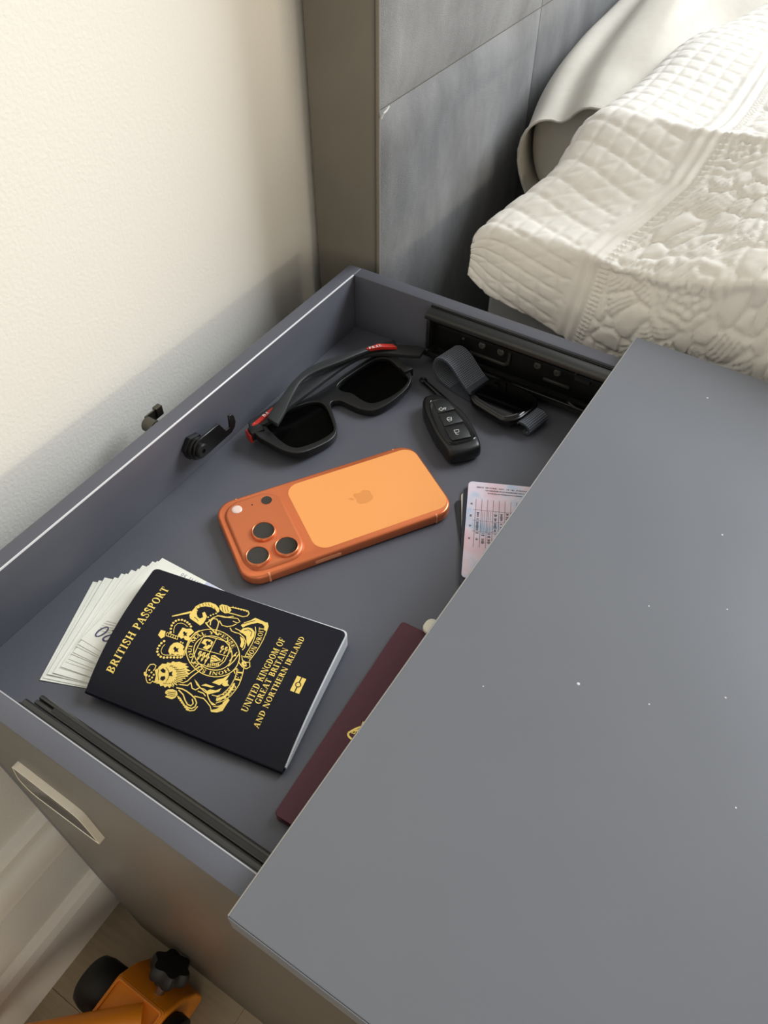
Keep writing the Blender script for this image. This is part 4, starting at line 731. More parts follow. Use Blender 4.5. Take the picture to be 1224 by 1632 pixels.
tag(make('white_tag', MB().loft([[(x, y, z) for x, y in rrect(.2165, -.2395, .016, .011, .0045, 6)] for z in (.0060, .0090)]), M_CARD_WH, off=(.2165, -.2395, .006), bevel=.001, seg=2), 'small white rounded tag peeping out behind the burgundy passport', 'tag')

# ================================================================== banknotes
NN = 13
BL0, BL1 = np.array([.0376, -.3872]), np.array([.0400, -.3562])
def note_xy(k):
    f_ = k / (NN - 1); jit = random.Random(40 + k)
    ang = math.radians(20.2 * (1 - f_) ** 0.9 + 1.2 + (jit.random() - .5) * 1.6 * (0 < k < NN - 1))
    bl = BL0 * (1 - f_) + BL1 * f_ + np.array([.0075 * math.sin(math.pi * f_) * .55, 0]) + (np.array([jit.random() - .5, jit.random() - .5]) * .0022 if 0 < k < NN - 1 else 0)
    return bl, np.array([math.cos(ang), math.sin(ang)]), np.array([-math.sin(ang), math.cos(ang)])
def nz_(k, x, y):
    base = .0003 + .00034 * k
    return base
def note(k):
    bl, ex, ey = note_xy(k); LW, LH = .134 - .058 * (1 - k / (NN - 1)) * 0, .0715
    mb = MB(); nx, ny = 18, 6
    jit = random.Random(90 + k); cu = .0012 * jit.random()
    def pt(i, j, dz=0):
        a, b = i / nx, j / ny
        q = bl + ex * LW * a + ey * LH * b
        z = nz_(k, *q) + (cu + .0006) * max(0, 1 - a * 7) * (1 if k > 1 else .2) * 0.5 * (NN - k) / NN
        return (q[0], q[1], z + dz)
    v = [pt(i, j, 0) for i in range(nx + 1) for j in range(ny + 1)] + [pt(i, j, .00018) for i in range(nx + 1) for j in range(ny + 1)]
    n1 = (nx + 1) * (ny + 1); I = lambda i, j: i * (ny + 1) + j; f = []
    for i in range(nx):
        for j in range(ny):
            f.append((I(i, j), I(i, j + 1), I(i + 1, j + 1), I(i + 1, j))); f.append((n1 + I(i, j), n1 + I(i + 1, j), n1 + I(i + 1, j + 1), n1 + I(i, j + 1)))
    bd = [I(i, 0) for i in range(nx)] + [I(nx, j) for j in range(ny)] + [I(i, ny) for i in range(nx, 0, -1)] + [I(0, j) for j in range(ny, 0, -1)]
    for a, b in zip(bd, bd[1:] + bd[:1]): f.append((a, b, n1 + b, n1 + a))
    mb.v = v; mb.f = f
    return mb, bl, ex, ey, LW, LH
ORD = 'zeroth second third fourth fifth sixth seventh eighth ninth tenth eleventh twelfth'.split()
for k in range(NN):
    mb, bl, ex, ey, LW, LH = note(k)
    c0 = (float(bl[0] + ex[0] * .03), float(bl[1] + ex[1] * .03), nz_(k, 0, 0))
    if k == NN - 1:
        t = Thing('banknote', 'topmost banknote of the fan, with a purple 20 upside down', 'banknote', c0, group='banknotes fanned under the navy passport')
        t.part('paper', mb, M_NOTE)
        zt = nz_(k, 0, 0) + .00026
        def on_note(u, v, dz=0):
            q = bl + ex * u + ey * v; return (q[0], q[1], zt + dz + .0003 * max(0, 1 - u / .02))
        # upside-down: reading runs towards -ex, letter tops towards -ey
        def ut(s_, u0, v0, h_, tr=.06, slant=0.0):
            ps, L = text_polys(s_, h_, tr); return [[(u0 - x - y * slant, v0 - y) for x, y in q] for q in ps]
        polys_mesh('numeral', ut('20', .0168, .0145, .0088, .04, .18), on_note, M_INK, t.o, t.off, label='purple 20')
        polys_mesh('serial_number', ut('5111711 50', .0385, .0690, .0027, .25), on_note, M_INK, t.o, t.off)
        pl = []
        for i in range(10): pl += stroke([(.020 + .006 * math.cos(a) * (1 + i * .12) + .017, .042 + .009 * math.sin(a) * (1 + i * .09)) for a in np.linspace(1.6, 4.6, 12)], .00035) if i % 3 == 0 else []
        for i in range(14): pl.append(disk(.012 + .004 * math.sin(i * 2.1) + i * .0011, .058 - i * .0012 + .002 * math.cos(i * 3.3), .0006, 6))
        for i in range(5): pl += stroke([(.004, .010 + i * .0018), (.012, .012 + i * .0018)], .0003)
        polys_mesh('engraving', pl, lambda x, y: on_note(x, y, -.00002), M_INKL, t.o, t.off)['kind'] = 'stuff'
        polys_mesh('foil_window', [[(.036, .0560), (.050, .0560), (.048, .0712), (.037, .0712)]], lambda x, y: on_note(x, y, -.00002), M_INKW, t.o, t.off)
    else:
        lab = 'bottom banknote of the fan, sticking out farthest towards the front wall' if k == 0 else ORD[k] + ' banknote from the bottom of the fan beside the navy passport'
        tag(make('banknote', mb, M_NOTE if k % 2 else M_NOTE2, off=c0), lab, 'banknote', 'banknotes fanned under the navy passport')

# ================================================================== cards under the top
LA = np.array([.17365, -.11663]); LB = np.array([.20961, -.19470]); ev = (LB - LA) / np.linalg.norm(LB - LA); eu = np.array([-ev[1], ev[0]])
def card_mesh(o_, eu_, ev_, z0, th=.00076, w_=.054, l_=.0856):
    P = rrect(w_ / 2, l_ / 2, w_, l_, .0032, 5)
    return MB().loft([[(o_[0] + eu_[0] * a + ev_[0] * b, o_[1] + eu_[1] * a + ev_[1] * b, z) for a, b in P] for z in (z0, z0 + th)])
def rot(v, d): c, s_ = math.cos(math.radians(d)), math.sin(math.radians(d)); return np.array([c * v[0] - s_ * v[1], s_ * v[0] + c * v[1]])
g_ = 'plastic cards stacked under the sliding top'
tag(make('card', card_mesh(LA + ev * .0175 - eu * .0085, rot(eu, 9), rot(ev, 9), .0002), M_CARD_BK, off=(.19, -.16, 0)), 'black plastic card at the bottom of the card stack', 'card', g_)
tag(make('card', card_mesh(LA + ev * .0100 - eu * .0045, rot(eu, 4), rot(ev, 4), .0011), M_CARD_WH, off=(.19, -.16, .001)), 'cream white card edge showing between two dark cards', 'card', g_)
tag(make('card', card_mesh(LA + ev * .0060 - eu * .0032, rot(eu, 1.5), rot(ev, 1.5), .0020), M_CARD_NV, off=(.19, -.16, .002)), 'dark navy card directly beneath the pink licence card', 'card', g_)
def licence_mat():
    m = bpy.data.materials.new('licence_print'); m.use_nodes = True; nt = m.node_tree; b = nt.nodes['Principled BSDF']; b.inputs['Roughness'].default_value = .3
    tc = nt.nodes.new('ShaderNodeTexCoord'); n = nt.nodes.new('ShaderNodeTexNoise'); n.inputs['Scale'].default_value = 38; n.inputs['Detail'].default_value = 3
    nt.links.new(tc.outputs['Object'], n.inputs['Vector'])
    cr = nt.nodes.new('ShaderNodeValToRGB'); e = cr.color_ramp.elements
    e[0].position = .36; e[0].color = (*lin((176, 200, 226)), 1); e[1].position = .66; e[1].color = (*lin((232, 190, 200)), 1)
    x = e.new(.48); x.color = (*lin((226, 214, 228)), 1)
    nt.links.new(n.outputs['Fac'], cr.inputs['Fac']); nt.links.new(cr.outputs['Color'], b.inputs['Base Color']); return m
lic = Thing('licence_card', 'pink and blue driving licence card with a printed table, on top of the stack', 'card', (.19, -.155, .0029), group=g_)
lic.part('plastic', card_mesh(LA, eu, ev, .0029), licence_mat(), bevel=.0001, seg=1)
ol = lambda x, y: (LA[0] + eu[0] * x + ev[0] * y, LA[1] + eu[1] * x + ev[1] * y, .00372)
ln = []
for i in range(12): ln += stroke([(.0062 + i * .0040, .0165), (.0062 + i * .0040, .0600)], .00032)
for yv in (.0268, .0365, .0460): ln += stroke([(.0045, yv), (.0500, yv)], .00032)
for i in range(11):
    if i in (1, 2, 6, 7, 8):
        for yv in (.0276, .0373):
            for k in range(2): ln += stroke([(.0072 + i * .0040 + k * .0013, yv), (.0072 + i * .0040 + k * .0013, yv + .0080)], .00024)
polys_mesh('printed_table', ln, ol, M_LINE, lic.o, lic.off)
tx = []; rr_ = random.Random(5)
def dashes(x0, y0, x1, y1, h_):
    L = math.hypot(x1 - x0, y1 - y0); d = ((x1 - x0) / L, (y1 - y0) / L); p_ = 0
    while p_ < L:
        w_ = .0004 + .0006 * rr_.random(); q = (x0 + d[0] * (p_ + w_ / 2), y0 + d[1] * (p_ + w_ / 2))
        if rr_.random() > .12: tx.extend(stroke([(q[0] - d[0] * w_ / 2, q[1] - d[1] * w_ / 2), (q[0] + d[0] * w_ / 2, q[1] + d[1] * w_ / 2)], h_ * (.5 + .5 * rr_.random())))
        p_ += w_ + .0003
for i, (a, b) in enumerate(((.006, .052), (.012, .052), (.014, .046))): dashes(a, .0052 + i * .0026, b, .0052 + i * .0026, .0013)
for i in range(11):
    if i in (0, 3, 4, 5, 9, 10):
        for y0 in (.0277, .0374): dashes(.0080 + i * .0040, y0, .0080 + i * .0040, y0 + .0078, .0022)
    dashes(.0082 + i * .0040, .0470, .0082 + i * .0040, .0498, .0024); dashes(.0082 + i * .0040, .0520, .0082 + i * .0040, .0560, .0022)
for yv in (.0205, .0315, .0410, .0520): dashes(.0032, yv, .0032, yv + .0016, .0016)
polys_mesh('printed_text', tx, ol, M_TXT, lic.o, lic.off)

# ================================================================== sunglasses
DG = json.loads('''{"sg_outer":[[0.01246,-0.16238,0.0115],[0.02461,-0.16868,0.0116],[0.03861,-0.16891,0.0104],[0.04931,-0.169,0.00953],[0.05766,-0.1661,0.00844],[0.06248,-0.16044,0.0073],[0.0668,-0.14763,0.00557],[0.06957,-0.13645,0.00451],[0.06852,-0.12874,0.00406],[0.06459,-0.1221,0.00384],[0.05617,-0.11368,0.00368],[0.04553,-0.104,0.00357],[0.0441,-0.09962,0.00352],[0.04899,-0.09509,0.00351],[0.05751,-0.09593,0.00356],[0.06863,-0.0961,0.00368],[0.07636,-0.09363,0.00393],[0.08097,-0.08873,0.00435],[0.08561,-0.07638,0.00572],[0.08865,-0.06113,0.00819],[0.08728,-0.05063,0.01019],[0.08261,-0.04389,0.01125],[0.07097,-0.03714,0.01156],[0.06187,-0.03142,0.01191],[0.05796,-0.02849,0.0122],[0.04975,-0.03152,0.01048],[0.04448,-0.0362,0.00894],[0.0396,-0.04914,0.0064],[0.03504,-0.06476,0.00451],[0.03266,-0.07828,0.00371],[0.03065,-0.08724,0.00351],[0.02797,-0.10198,0.00374],[0.02386,-0.11424,0.00447],[0.01921,-0.1275,0.00582],[0.01586,-0.14393,0.00809],[0.01007,-0.15656,0.01062]],"sg_hl":[[0.02201,-0.15373,0.00916],[0.03084,-0.158,0.00917],[0.04573,-0.16233,0.00873],[0.05399,-0.16121,0.00797],[0.05771,-0.15601,0.00702],[0.06305,-0.14235,0.00523],[0.06531,-0.12986,0.00421],[0.06371,-0.12508,0.00399],[0.05737,-0.11882,0.00385],[0.04566,-0.10878,0.00368],[0.03868,-0.10567,0.00369],[0.03234,-0.10807,0.00389],[0.02659,-0.11794,0.00465],[0.02127,-0.13232,0.00624],[0.02019,-0.14842,0.00846]],"sg_hr":[[0.03756,-0.08376,0.00361],[0.04447,-0.08605,0.00364],[0.05152,-0.08336,0.00386],[0.05944,-0.08569,0.00393],[0.06921,-0.08736,0.00408],[0.07501,-0.08422,0.00448],[0.08097,-0.07388,0.00575],[0.08494,-0.06266,0.00762],[0.0852,-0.05233,0.0096],[0.08308,-0.04933,0.01003],[0.07613,-0.04614,0.01001],[0.06504,-0.04048,0.01009],[0.05744,-0.03731,0.00999],[0.05096,-0.03866,0.00906],[0.04752,-0.04098,0.0083],[0.04256,-0.05369,0.00599],[0.03877,-0.06787,0.00441],[0.03678,-0.0771,0.00383]],"sg_tr_up":[[0.05068,-0.01671,0.0155],[0.04639,-0.02623,0.018],[0.04003,-0.04185,0.021],[0.03436,-0.05787,0.023],[0.02774,-0.07192,0.024],[0.02098,-0.08536,0.0245],[0.01813,-0.09715,0.0245],[0.01825,-0.11051,0.0245],[0.01964,-0.12318,0.024],[0.02205,-0.13486,0.0235],[0.02221,-0.14246,0.0225],[0.02528,-0.15473,0.0215]],"sg_tr_lo":[[0.05819,-0.02419,0.0155],[0.05063,-0.03299,0.018],[0.04476,-0.04416,0.021],[0.04073,-0.05773,0.023],[0.03615,-0.07245,0.024],[0.03047,-0.08511,0.0245],[0.02498,-0.09774,0.0245],[0.02358,-0.10906,0.0245],[0.02557,-0.11942,0.024],[0.0296,-0.13236,0.0235],[0.03329,-0.14328,0.0225],[0.03611,-0.15614,0.0215]],"sg_tl_up":[[0.01,-0.1564,0.013],[0.01336,-0.14164,0.0145],[0.01704,-0.12519,0.016],[0.01938,-0.10654,0.0165],[0.0224,-0.08814,0.017],[0.02634,-0.07043,0.017],[0.03163,-0.05407,0.017],[0.03889,-0.04017,0.017],[0.04786,-0.02856,0.017],[0.05909,-0.02037,0.0165],[0.07235,-0.01278,0.0155],[0.07773,-0.01235,0.015]],"sg_tl_lo":[[0.01841,-0.16057,0.013],[0.02474,-0.15018,0.0145],[0.0272,-0.13447,0.016],[0.0294,-0.11806,0.0165],[0.03193,-0.09931,0.017],[0.03415,-0.07944,0.017],[0.03676,-0.06176,0.017],[0.04145,-0.04916,0.017],[0.04899,-0.04068,0.017],[0.05812,-0.03463,0.0165],[0.06925,-0.02917,0.0155],[0.07864,-0.02296,0.015]],"sg_redR":[[0.04184,-0.0471,0.0235],[0.04649,-0.03671,0.0235],[0.05495,-0.02705,0.0235],[0.05997,-0.02869,0.0235],[0.05119,-0.03905,0.0235],[0.04335,-0.04693,0.0235]],"sg_redL":[[0.01467,-0.16096,0.0175],[0.01692,-0.13847,0.0175],[0.0185,-0.13907,0.0175],[0.01971,-0.14622,0.0175],[0.01832,-0.16258,0.0175]],"fob_top":[[0.10533,-0.06385,0.0135],[0.10587,-0.06005,0.0135],[0.11219,-0.05387,0.0135],[0.118,-0.05453,0.0135],[0.1279,-0.05684,0.0135],[0.13864,-0.06099,0.0135],[0.15236,-0.07113,0.0135],[0.16142,-0.07967,0.0135],[0.16749,-0.08703,0.0135],[0.16789,-0.09021,0.0135],[0.16202,-0.09995,0.0135],[0.1545,-0.10733,0.0135],[0.15119,-0.1068,0.0135],[0.14238,-0.101,0.0135],[0.13266,-0.09473,0.0135],[0.12035,-0.08329,0.0135],[0.11201,-0.07535,0.0135]],"fob_ring":[[0.11219,-0.06734,0.0145],[0.11415,-0.06225,0.0145],[0.12031,-0.05878,0.0145],[0.12786,-0.0608,0.0145],[0.14209,-0.0676,0.0145],[0.15253,-0.07554,0.0145],[0.16092,-0.08281,0.0145],[0.16165,-0.08661,0.0145],[0.1565,-0.09447,0.0145],[0.15081,-0.10074,0.0145],[0.14778,-0.10075,0.0145],[0.13934,-0.09569,0.0145],[0.12785,-0.08635,0.0145],[0.11773,-0.07559,0.0145]],"fob_b0":[[0.11519,-0.06698,0.015],[0.12127,-0.06058,0.015],[0.12584,-0.06108,0.015],[0.13354,-0.06544,0.015],[0.12535,-0.07641,0.015],[0.12029,-0.07216,0.015]],"fob_b1":[[0.1264,-0.0778,0.015],[0.13454,-0.06729,0.015],[0.14558,-0.07418,0.015],[0.13641,-0.08679,0.015]],"fob_b2":[[0.13793,-0.0886,0.015],[0.14725,-0.07634,0.015],[0.15411,-0.08152,0.015],[0.15822,-0.08594,0.015],[0.1487,-0.09697,0.015],[0.14477,-0.09445,0.015]],"ic0":[[[0.12365,-0.07252,0.0156],[0.12418,-0.06968,0.0156],[0.12639,-0.07078,0.0156],[0.12646,-0.07281,0.0156],[0.12382,-0.07282,0.0156]],[[0.12614,-0.06844,0.0156],[0.12695,-0.07084,0.0156]],[[0.12713,-0.06782,0.0156],[0.1281,-0.07053,0.0156]]],"ic1":[[[0.13398,-0.07828,0.0156],[0.13406,-0.07701,0.0156],[0.13603,-0.07536,0.0156],[0.13779,-0.07829,0.0156],[0.13682,-0.08012,0.0156],[0.13484,-0.07936,0.0156],[0.13398,-0.07828,0.0156]],[[0.13503,-0.07923,0.0156],[0.13666,-0.07699,0.0156]]],"ic2":[[[0.14459,-0.08674,0.0156],[0.14713,-0.08434,0.0156],[0.14859,-0.08656,0.0156],[0.14643,-0.08871,0.0156],[0.14459,-0.08674,0.0156]],[[0.14681,-0.08847,0.0156],[0.14833,-0.08985,0.0156],[0.1495,-0.08872,0.0156]]]}''')
def ring_strip(outer, hole):
    """triangulate outer minus holes with bmesh"""
def sunglasses():
    t = Thing('sunglasses', 'matt black sunglasses with dark lenses and folded red-striped temples', 'sunglasses', (.05, -.10, 0))
    out = smooth_closed([q[:2] for q in DG['sg_outer']], 1); hl = smooth_closed([q[:2] for q in DG['sg_hl']], 2); hr = smooth_closed([q[:2] for q in DG['sg_hr']], 2)
    A = np.array([.0191, -.1630]); Bq = np.array([.0790, -.0370]); dd = (Bq - A) / np.linalg.norm(Bq - A); C0 = (A + Bq) / 2
    bow = lambda x, y: .0004 + .0078 * (((np.array([x, y]) - C0) @ dd) / .07) ** 2
    # frame = flat outline with two holes (scanfill), thickened and bowed
    bm = bmesh.new()
    for lp in (out, hl, hr):
        vs = [bm.verts.new((x, y, 0)) for x, y in lp]
        for a, b in zip(vs, vs[1:] + vs[:1]): bm.edges.new((a, b))
    bmesh.ops.triangle_fill(bm, use_beauty=True, use_dissolve=False, edges=bm.edges)
    # drop triangles that fell inside the lens holes
    def inside(p_, poly):
        c = False; n = len(poly)
        for i in range(n):
            x1, y1 = poly[i]; x2, y2 = poly[(i + 1) % n]
            if (y1 > p_[1]) != (y2 > p_[1]) and p_[0] < (x2 - x1) * (p_[1] - y1) / (y2 - y1) + x1: c = not c
        return c
    kill = [f for f in bm.faces if inside(f.calc_center_median(), hl) or inside(f.calc_center_median(), hr) or not inside(f.calc_center_median(), out)]
    bmesh.ops.delete(bm, geom=kill, context='FACES')
    ex = bmesh.ops.extrude_face_region(bm, geom=bm.faces[:])
    up = set(v for v in ex['geom'] if isinstance(v, bmesh.types.BMVert))
    for v in bm.verts: v.co.z = bow(v.co.x, v.co.y) + (.0062 if v in up else 0)
    mb = MB(); bm.verts.index_update(); mb.v = [tuple(v.co) for v in bm.verts]; mb.f = [tuple(v.index for v in f.verts) for f in bm.faces]; bm.free()
    fr = t.part('frame', mb, M_SGF, bevel=.0013, seg=3, angle=50)
    for lp in (hl, hr):
        cx, cy = np.mean(np.array(lp), 0); big = [(cx + (x - cx) * 1.015, cy + (y - cy) * 1.015) for x, y in lp]
        n = len(big); v = [(x, y, bow(x, y) + .0022) for x, y in big] + [(cx, cy, bow(cx, cy) + .0010)]
        v += [(x, y, bow(x, y) + .0034) for x, y in big] + [(cx, cy, bow(cx, cy) + .0022)]
        f = [(i, (i + 1) % n, n) for i in range(n)] + [(n + 1 + (i + 1) % n, n + 1 + i, 2 * n + 1) for i in range(n)] + [(i, n + 1 + i, n + 1 + (i + 1) % n, (i + 1) % n) for i in range(n)]
        t.part('lens', MB().add(v, f), M_SGL, label='dark grey-black lens', smooth=40)
    # nose pads
    for a, b in (((552, 462), (575, 520)), ((662, 412), (745, 440))): pass
    def temple(up_, lo_, th):
        U = smooth_open([np.array(q) for q in up_], 2); L = smooth_open([np.array(q) for q in lo_], 2); n = len(U)
        rings = []
        for a, b in zip(U, L):
            a = np.array(a); b = np.array(b); rings.append([tuple(a), tuple(a * .5 + b * .5 + np.array([0, 0, .0004])), tuple(b), tuple(b - np.array([0, 0, th])), tuple(a - np.array([0, 0, th]))])
        return MB().loft(rings)
    tl = t.part('temple', temple(DG['sg_tl_up'], DG['sg_tl_lo'], .0034), M_SGT, bevel=.0007, seg=2, angle=50)
    tr = t.part('temple', temple(DG['sg_tr_up'], DG['sg_tr_lo'], .0034), M_SGT, bevel=.0007, seg=2, angle=50)
    for nm, key_, pa in (('R', 'sg_redR', tr), ('L', 'sg_redL', tl)):
        ps = [q[:2] for q in DG[key_]]; zs = DG[key_][0][2]
        src = DG['sg_tr_up'] if nm == 'R' else DG['sg_tl_up']
        def zf(x, y, src=src):
            k = min(range(len(src)), key=lambda i: (src[i][0] - x) ** 2 + (src[i][1] - y) ** 2); return src[k][2] + .0011
        t.part('stripe', MB().prism(ps, 0, 1), M_RED, parent=pa, label='bright red stripe')
        st_ = [c for c in pa.children if c.name.startswith('stripe')][-1]
        for v in st_.data.vertices: v.co.z = zf(v.co.x + t.off[0], v.co.y + t.off[1]) - t.off[2] + (.0002 if v.co.z > .5 else -.0022)
        P0 = np.array(ps[0]) if nm == 'R' else np.array(ps[0]); P1 = np.array(ps[3]) if nm == 'R' else np.array(ps[1])
        if nm == 'R':
            a_, b_ = (np.array(ps[0]) + np.array(ps[5])) / 2, (np.array(ps[2]) + np.array(ps[4])) / 2
        else:
            a_, b_ = (np.array(ps[0]) + np.array(ps[4])) / 2, (np.array(ps[1]) + np.array(ps[3])) / 2
        d_ = b_ - a_; L_ = np.linalg.norm(d_); d_ /= L_; nn = np.array([-d_[1], d_[0]])
        ps_, w_ = text_polys('PRADA', .0029, .16)
        st0 = a_ + d_ * (L_ - w_) * (.62 if nm == 'R' else .55)
        polys_mesh('lettering', ps_, lambda x, y: (lambda q: (q[0], q[1], zf(*q) + .0004))(st0 + d_ * x + nn * (y - .00145)), M_WHITE, pa, t.off, label='white capitals')
    # hinge blocks at both outer corners
    for (x, y, w1, w2) in ((.0205, -.1628, .011, .008), (.0772, -.0425, .009, .008)):
        q = np.array([x, y]); P_ = [q + dd * a + np.array([-dd[1], dd[0]]) * b for a, b in ((-w1 / 2, -w2 / 2), (w1 / 2, -w2 / 2), (w1 / 2, w2 / 2), (-w1 / 2, w2 / 2))]
        t.part('hinge', MB().prism([tuple(a) for a in P_], .0072, .0150), M_SGF, bevel=.0012, seg=2)
    q = np.array([.0170, -.1672]); P_ = [q + dd * a + np.array([-dd[1], dd[0]]) * b for a, b in ((-.0012, -.0045), (.0012, -.0045), (.0012, .004), (-.0012, .004))]
    t.part('stripe', MB().prism([tuple(a) for a in P_], .0055, .0125), M_RED, label='short red band at the hinge', bevel=.0003, seg=1)
sunglasses()

# ================================================================== car key fob
def fob():
    t = Thing('car_key', 'black three-button car key fob beside the smartwatch', 'car key', (.13, -.075, 0))
    top = smooth_closed([q[:2] for q in DG['fob_top']], 2); c = np.mean(np.array(top), 0)
    sc_ = lambda k, pts=top, c=c: [(c[0] + (x - c[0]) * k, c[1] + (y - c[1]) * k) for x, y in pts]
    rings = [[(x, y, z) for x, y in sc_(k)] for k, z in ((.90, .0003), (.98, .0018), (1.02, .0045), (1.02, .0078), (1.0, .0105), (.96, .0124), (.90, .0134), (.80, .0138))]
    t.part('body', MB().loft(rings), M_FOB, smooth=50)
    rg = smooth_closed([q[:2] for q in DG['fob_ring']], 2)
    cr = np.mean(np.array(rg), 0)
    t.part('button_surround', MB().loft([[(cr[0] + (x - cr[0]) * k, cr[1] + (y - cr[1]) * k, z) for x, y in rg] for k, z in ((1, .0130), (1, .0142), (.975, .0145), (.95, .0142))]), M_FOBG, smooth=40)
    for i in range(3):
        ps = [q[:2] for q in DG['fob_b%d' % i]]
        b = t.part('button', MB().prism(ps, .0138, .0149), M_FOBB, bevel=.0005, seg=2)
        pl = []
        for s_ in DG['ic%d' % i]: pl += stroke([q[:2] for q in s_], .0006)
        polys_mesh('symbol', pl, lambda x, y: (x, y, .01502), M_ICON, b, t.off, label=['pale lamp symbol', 'pale closed padlock symbol', 'pale open padlock symbol'][i])
fob()

# ================================================================== smartwatch
def watch():
    A_ = np.array([.975, -.222]); B_ = np.array([.222, .975]); C0 = np.array([.1583, -.0312])
    t = Thing('smartwatch', 'black smartwatch with a grey woven strap curled around it', 'watch', (.158, -.031, 0))
    W3 = lambda a, b, z: (C0[0] + A_[0] * a + B_[0] * b, C0[1] + A_[1] * a + B_[1] * b, z)
    rr2 = lambda L, W_, R_, z: [W3(a, b, z) for a, b in rrect(0, 0, L * 1.07, W_ * 1.07, R_ * 1.07, 8)]
    rings = [rr2(.0385, .0320, .0100, .0042), rr2(.0425, .0360, .0115, .0050), rr2(.0448, .0382, .0125, .0072), rr2(.0450, .0384, .0126, .0092), rr2(.0440, .0374, .0121, .0112), rr2(.0420, .0354, .0112, .0121)]
    t.part('case', MB().loft(rings), M_WCASE, smooth=50)
    t.part('sensor', MB().lathe(W3(0, 0, .0044), (0, 0, -1), [(0, .0140), (.0012, .0130), (.0020, .0090), (.0022, 0)], 28), M_WSCR, smooth=50)
    t.part('screen', MB().loft([rr2(.0408, .0342, .0106, .0119), rr2(.0404, .0338, .0104, .0123), rr2(.0390, .0324, .0098, .0127), rr2(.034, .0274, .0074, .01285)]), M_WSCR, label='dark glossy screen', smooth=50)
    cr = t.part('crown', MB().cyl(W3(.010, .0190, .0085), W3(.010, .0212, .0085), .0034, n=20), M_WCASE, bevel=.0005, seg=2)
    # strap: a band profile swept across its width; path given in (a, z)
    def band(path, w_, th, tw=0.0):
        P = smooth_open(path, 3); rings = []
        for i, (a, z) in enumerate(P):
            q = P[min(i + 1, len(P) - 1)]; p_ = P[max(i - 1, 0)]; d = np.array([q[0] - p_[0], q[1] - p_[1]]); d /= np.linalg.norm(d) + 1e-9
            n = np.array([-d[1], d[0]]) * th / 2; f_ = i / (len(P) - 1)
            bo = tw * f_
            rings.append([W3(a + n[0], -w_ / 2 + bo, z + n[1]), W3(a + n[0], w_ / 2 + bo, z + n[1]), W3(a - n[0], w_ / 2 + bo, z - n[1]), W3(a - n[0], -w_ / 2 + bo, z - n[1])])
        return MB().loft(rings), P
    p1 = [(-.0215, .0080), (-.0270, .0095), (-.0370, .0165), (-.0450, .0235), (-.0540, .0262), (-.0615, .0225), (-.0640, .0140), (-.0600, .0060), (-.0500, .0022), (-.0300, .0014), (.0, .0012), (.018, .0014)]
    m1_, P1 = band(p1, .0235, .0018, .0)
    s_ = t.part('strap', m1_, M_STRAP, label='dark grey woven strap', bevel=.0004, seg=1, angle=50)
    p2 = [(.0215, .0082), (.0262, .0098), (.0315, .0095), (.0345, .0060), (.0330, .0025), (.0280, .0032)]
    m2_, P2 = band(p2, .0225, .0018, .0)
    s2_ = t.part('strap', m2_, M_STRAP, label='short dark grey strap end', bevel=.0004, seg=1, angle=50)
    # woven ribs across the band
    def ribs(P, w_, par, f0, f1, step, th=.0009):
        P = np.array(P); d = np.concatenate([[0], np.cumsum(np.linalg.norm(np.diff(P, axis=0), axis=1))]); mbx = MB()
        x = f0 * d[-1]; r_ = 0
        while x < f1 * d[-1]:
            a = np.interp(x, d, P[:, 0]); z = np.interp(x, d, P[:, 1]); a2 = np.interp(x + 1e-4, d, P[:, 0]); z2 = np.interp(x + 1e-4, d, P[:, 1])
            dr = np.array([a2 - a, z2 - z]); dr /= np.linalg.norm(dr) + 1e-12; n = np.array([-dr[1], dr[0]])
            if P[-1][0] < 99: n = n if (n @ np.array([0, 1]) > 0 or x > .5 * d[-1] and False) else n
            for sgn in (1, -1):
                nb = 13
                for k in range(nb):
                    b0 = -w_ / 2 + w_ * (k + .18 + .5 * 0) / nb; b1 = -w_ / 2 + w_ * (k + .82) / nb
                    c_ = np.array([a, z]) + n * sgn * th; h_ = dr * step * .30
                    q = [(c_ - h_), (c_ + h_)]
                    e_ = n * sgn * .00022
                    mbx.add([W3(q[0][0], b0, q[0][1]), W3(q[1][0], b0, q[1][1]), W3(q[1][0], b1, q[1][1]), W3(q[0][0], b1, q[0][1]),
                             W3(c_[0] + e_[0], b0 + .0002, c_[1] + e_[1]), W3(c_[0] + e_[0], b1 - .0002, c_[1] + e_[1])], [(0, 1, 4), (1, 2, 5, 4), (2, 3, 5), (3, 0, 4, 5)])
            x += step; r_ += 1
        o = t.part('weave', mbx, M_STRIB, parent=par); o['kind'] = 'stuff'
    ribs(P1, .0235, s_, .06, .55, .0016); ribs(P2, .0225, s2_, .05, .9, .0016)
    t.part('lug', MB().box(0, 1, 0, 1, 0, 1).__class__().loft([[W3(a, b, z) for b, z in rrect(0, .0080, .0250, .0034, .0012, 3)] for a in (-.0245, -.0212)]), M_WCASE, smooth=50)
    t.part('lug', MB().loft([[W3(a, b, z) for b, z in rrect(0, .0080, .0250, .0034, .0012, 3)] for a in (.0212, .0245)]), M_WCASE, smooth=50)
    # lower strap end bar with a small loop
    e0 = np.array([.0905, -.0365]); e1 = np.array([.1330, -.0560])
    t.part('strap_keeper', MB().tube([(e0[0], e0[1], .0026), (.105, -.0432, .0030), (.12, -.0500, .0032), (e1[0], e1[1], .0034)], [.0020, .0022, .0024, .0024], 10), M_WCASE, smooth=70)
    t.part('strap_loop', MB().tube([(e0[0] - .001 + .0023 * math.cos(a), e0[1] + .0005 + .0023 * math.sin(a), .0032) for a in np.linspace(0, 6.2832, 15)], .0010, 8), M_WCASE, smooth=70)
watch()
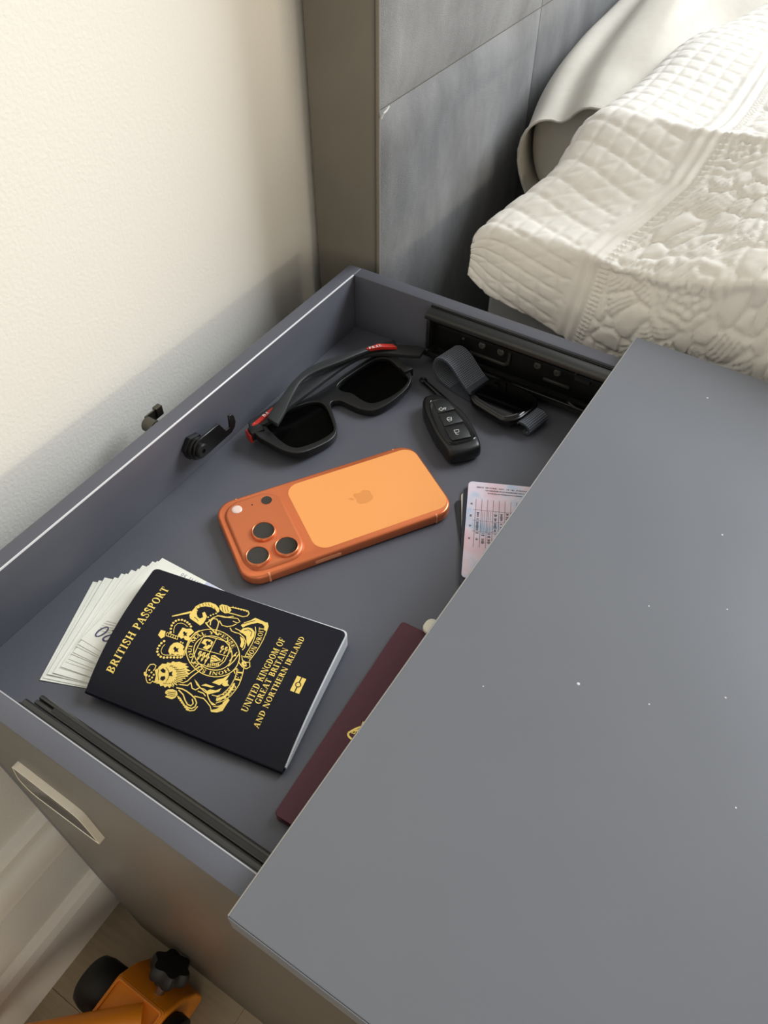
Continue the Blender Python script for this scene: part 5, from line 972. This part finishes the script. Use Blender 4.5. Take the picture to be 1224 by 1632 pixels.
tag(make('screw_cap', MB().lathe((.0030, -.0118, 0), (0, 0, 1), [(0, .0016), (.0006, .0016), (.0011, .0009), (.0012, 0)], 14), M_SCREW, off=(.003, -.0118, 0), smooth=40), 'tiny pale bead in the far corner of the compartment', 'bead')

# ================================================================== orange floor equipment
def rig():
    t = Thing('exercise_equipment', 'orange painted steel base with black end cap and knob on the floor', 'exercise equipment', (.06, -.50, FZ))
    # sleeve: cross-section in (y, z), swept along x
    sec = [(-.5250, FZ + .004), (-.4400, FZ + .004), (-.4380, FZ + .014), (-.4400, FZ + .034), (-.4520, FZ + .064), (-.4690, FZ + .0845), (-.5250, FZ + .0845)]
    t.part('sleeve', MB().loft([[(x, y, z) for y, z in sec] for x in (.0290, .0900)]), M_YEL, bevel=.003, seg=3)
    zt = FZ + .0845
    pl = t.part('top_plate', MB().prism(rrect(.0600, -.4980, .0585, .0570, .0035, 4), zt, zt + .0022), M_YEL, bevel=.0007, seg=2)
    v = []; P = rrect(.0600, -.4980, .0545, .0530, .0030, 4); Q = rrect(.0600, -.4980, .0518, .0503, .0026, 4); n = len(P)
    t.part('raised_rim', MB().add([(x, y, zt + .0021) for x, y in P] + [(x, y, zt + .0040) for x, y in P] + [(x, y, zt + .0040) for x, y in Q] + [(x, y, zt + .0021) for x, y in Q],
        [(k * n + i, k * n + (i + 1) % n, (k + 1) * n + (i + 1) % n, (k + 1) * n + i) for k in range(3) for i in range(n)]), M_YEL, parent=pl, smooth=40)
    t.part('end_cap', MB().lathe((.0290, -.4860, FZ + .058), (-1, 0, 0), [(0, .0235), (.004, .0255), (.020, .0250), (.0290, .0225), (.0310, .0200), (.0312, .0)], 40), M_RUBBER, smooth=40)
    t.part('end_cap', MB().lathe((.0900, -.4860, FZ + .058), (1, 0, 0), [(0, .0235), (.004, .0255), (.014, .0250), (.0160, .0225), (.0165, .0)], 40), M_RUBBER, smooth=40)
    t.part('tube', MB().tube([(.0790, -.4880, FZ + .088), (.0682, -.4972, FZ + .090), (.008, -.5517, FZ + .094), (-.06, -.613, FZ + .098)], .0185, 28), M_YEL, smooth=60)
    t.part('foot', MB().lathe((-.02, -.59, FZ), (0, 0, 1), [(0, .022), (.012, .022), (.014, .018), (.085, .014), (.095, .014)], 24), M_RUBBER, smooth=40)
    # star knob with its screw
    base = Vector((.0690, -.4610, FZ + .0735)); ax = Vector((.02, .62, .55)).normalized()
    kn0 = base + ax * .012
    a = ax.orthogonal().normalized(); b = ax.cross(a)
    def star(d, k, R_=.0185):
        o = []
        for i in range(60):
            th = 2 * math.pi * i / 60; rr = R_ * k * (1 + .13 * math.cos(6 * th) - .02); o.append(tuple(kn0 + ax * d + rr * (math.cos(th) * a + math.sin(th) * b)))
        return o
    kn = t.part('knob', MB().loft([star(0, .50), star(.006, .55), star(.0075, .92), star(.010, 1.0), star(.018, 1.0), star(.021, .93), star(.0215, .6)]), M_RUBBER, label='black star knob', smooth=40)
    t.part('knob_screw', MB().cyl(base - ax * .006, base + ax * .0125, .0042, n=16), M_BOLT, parent=kn, smooth=40)
rig()
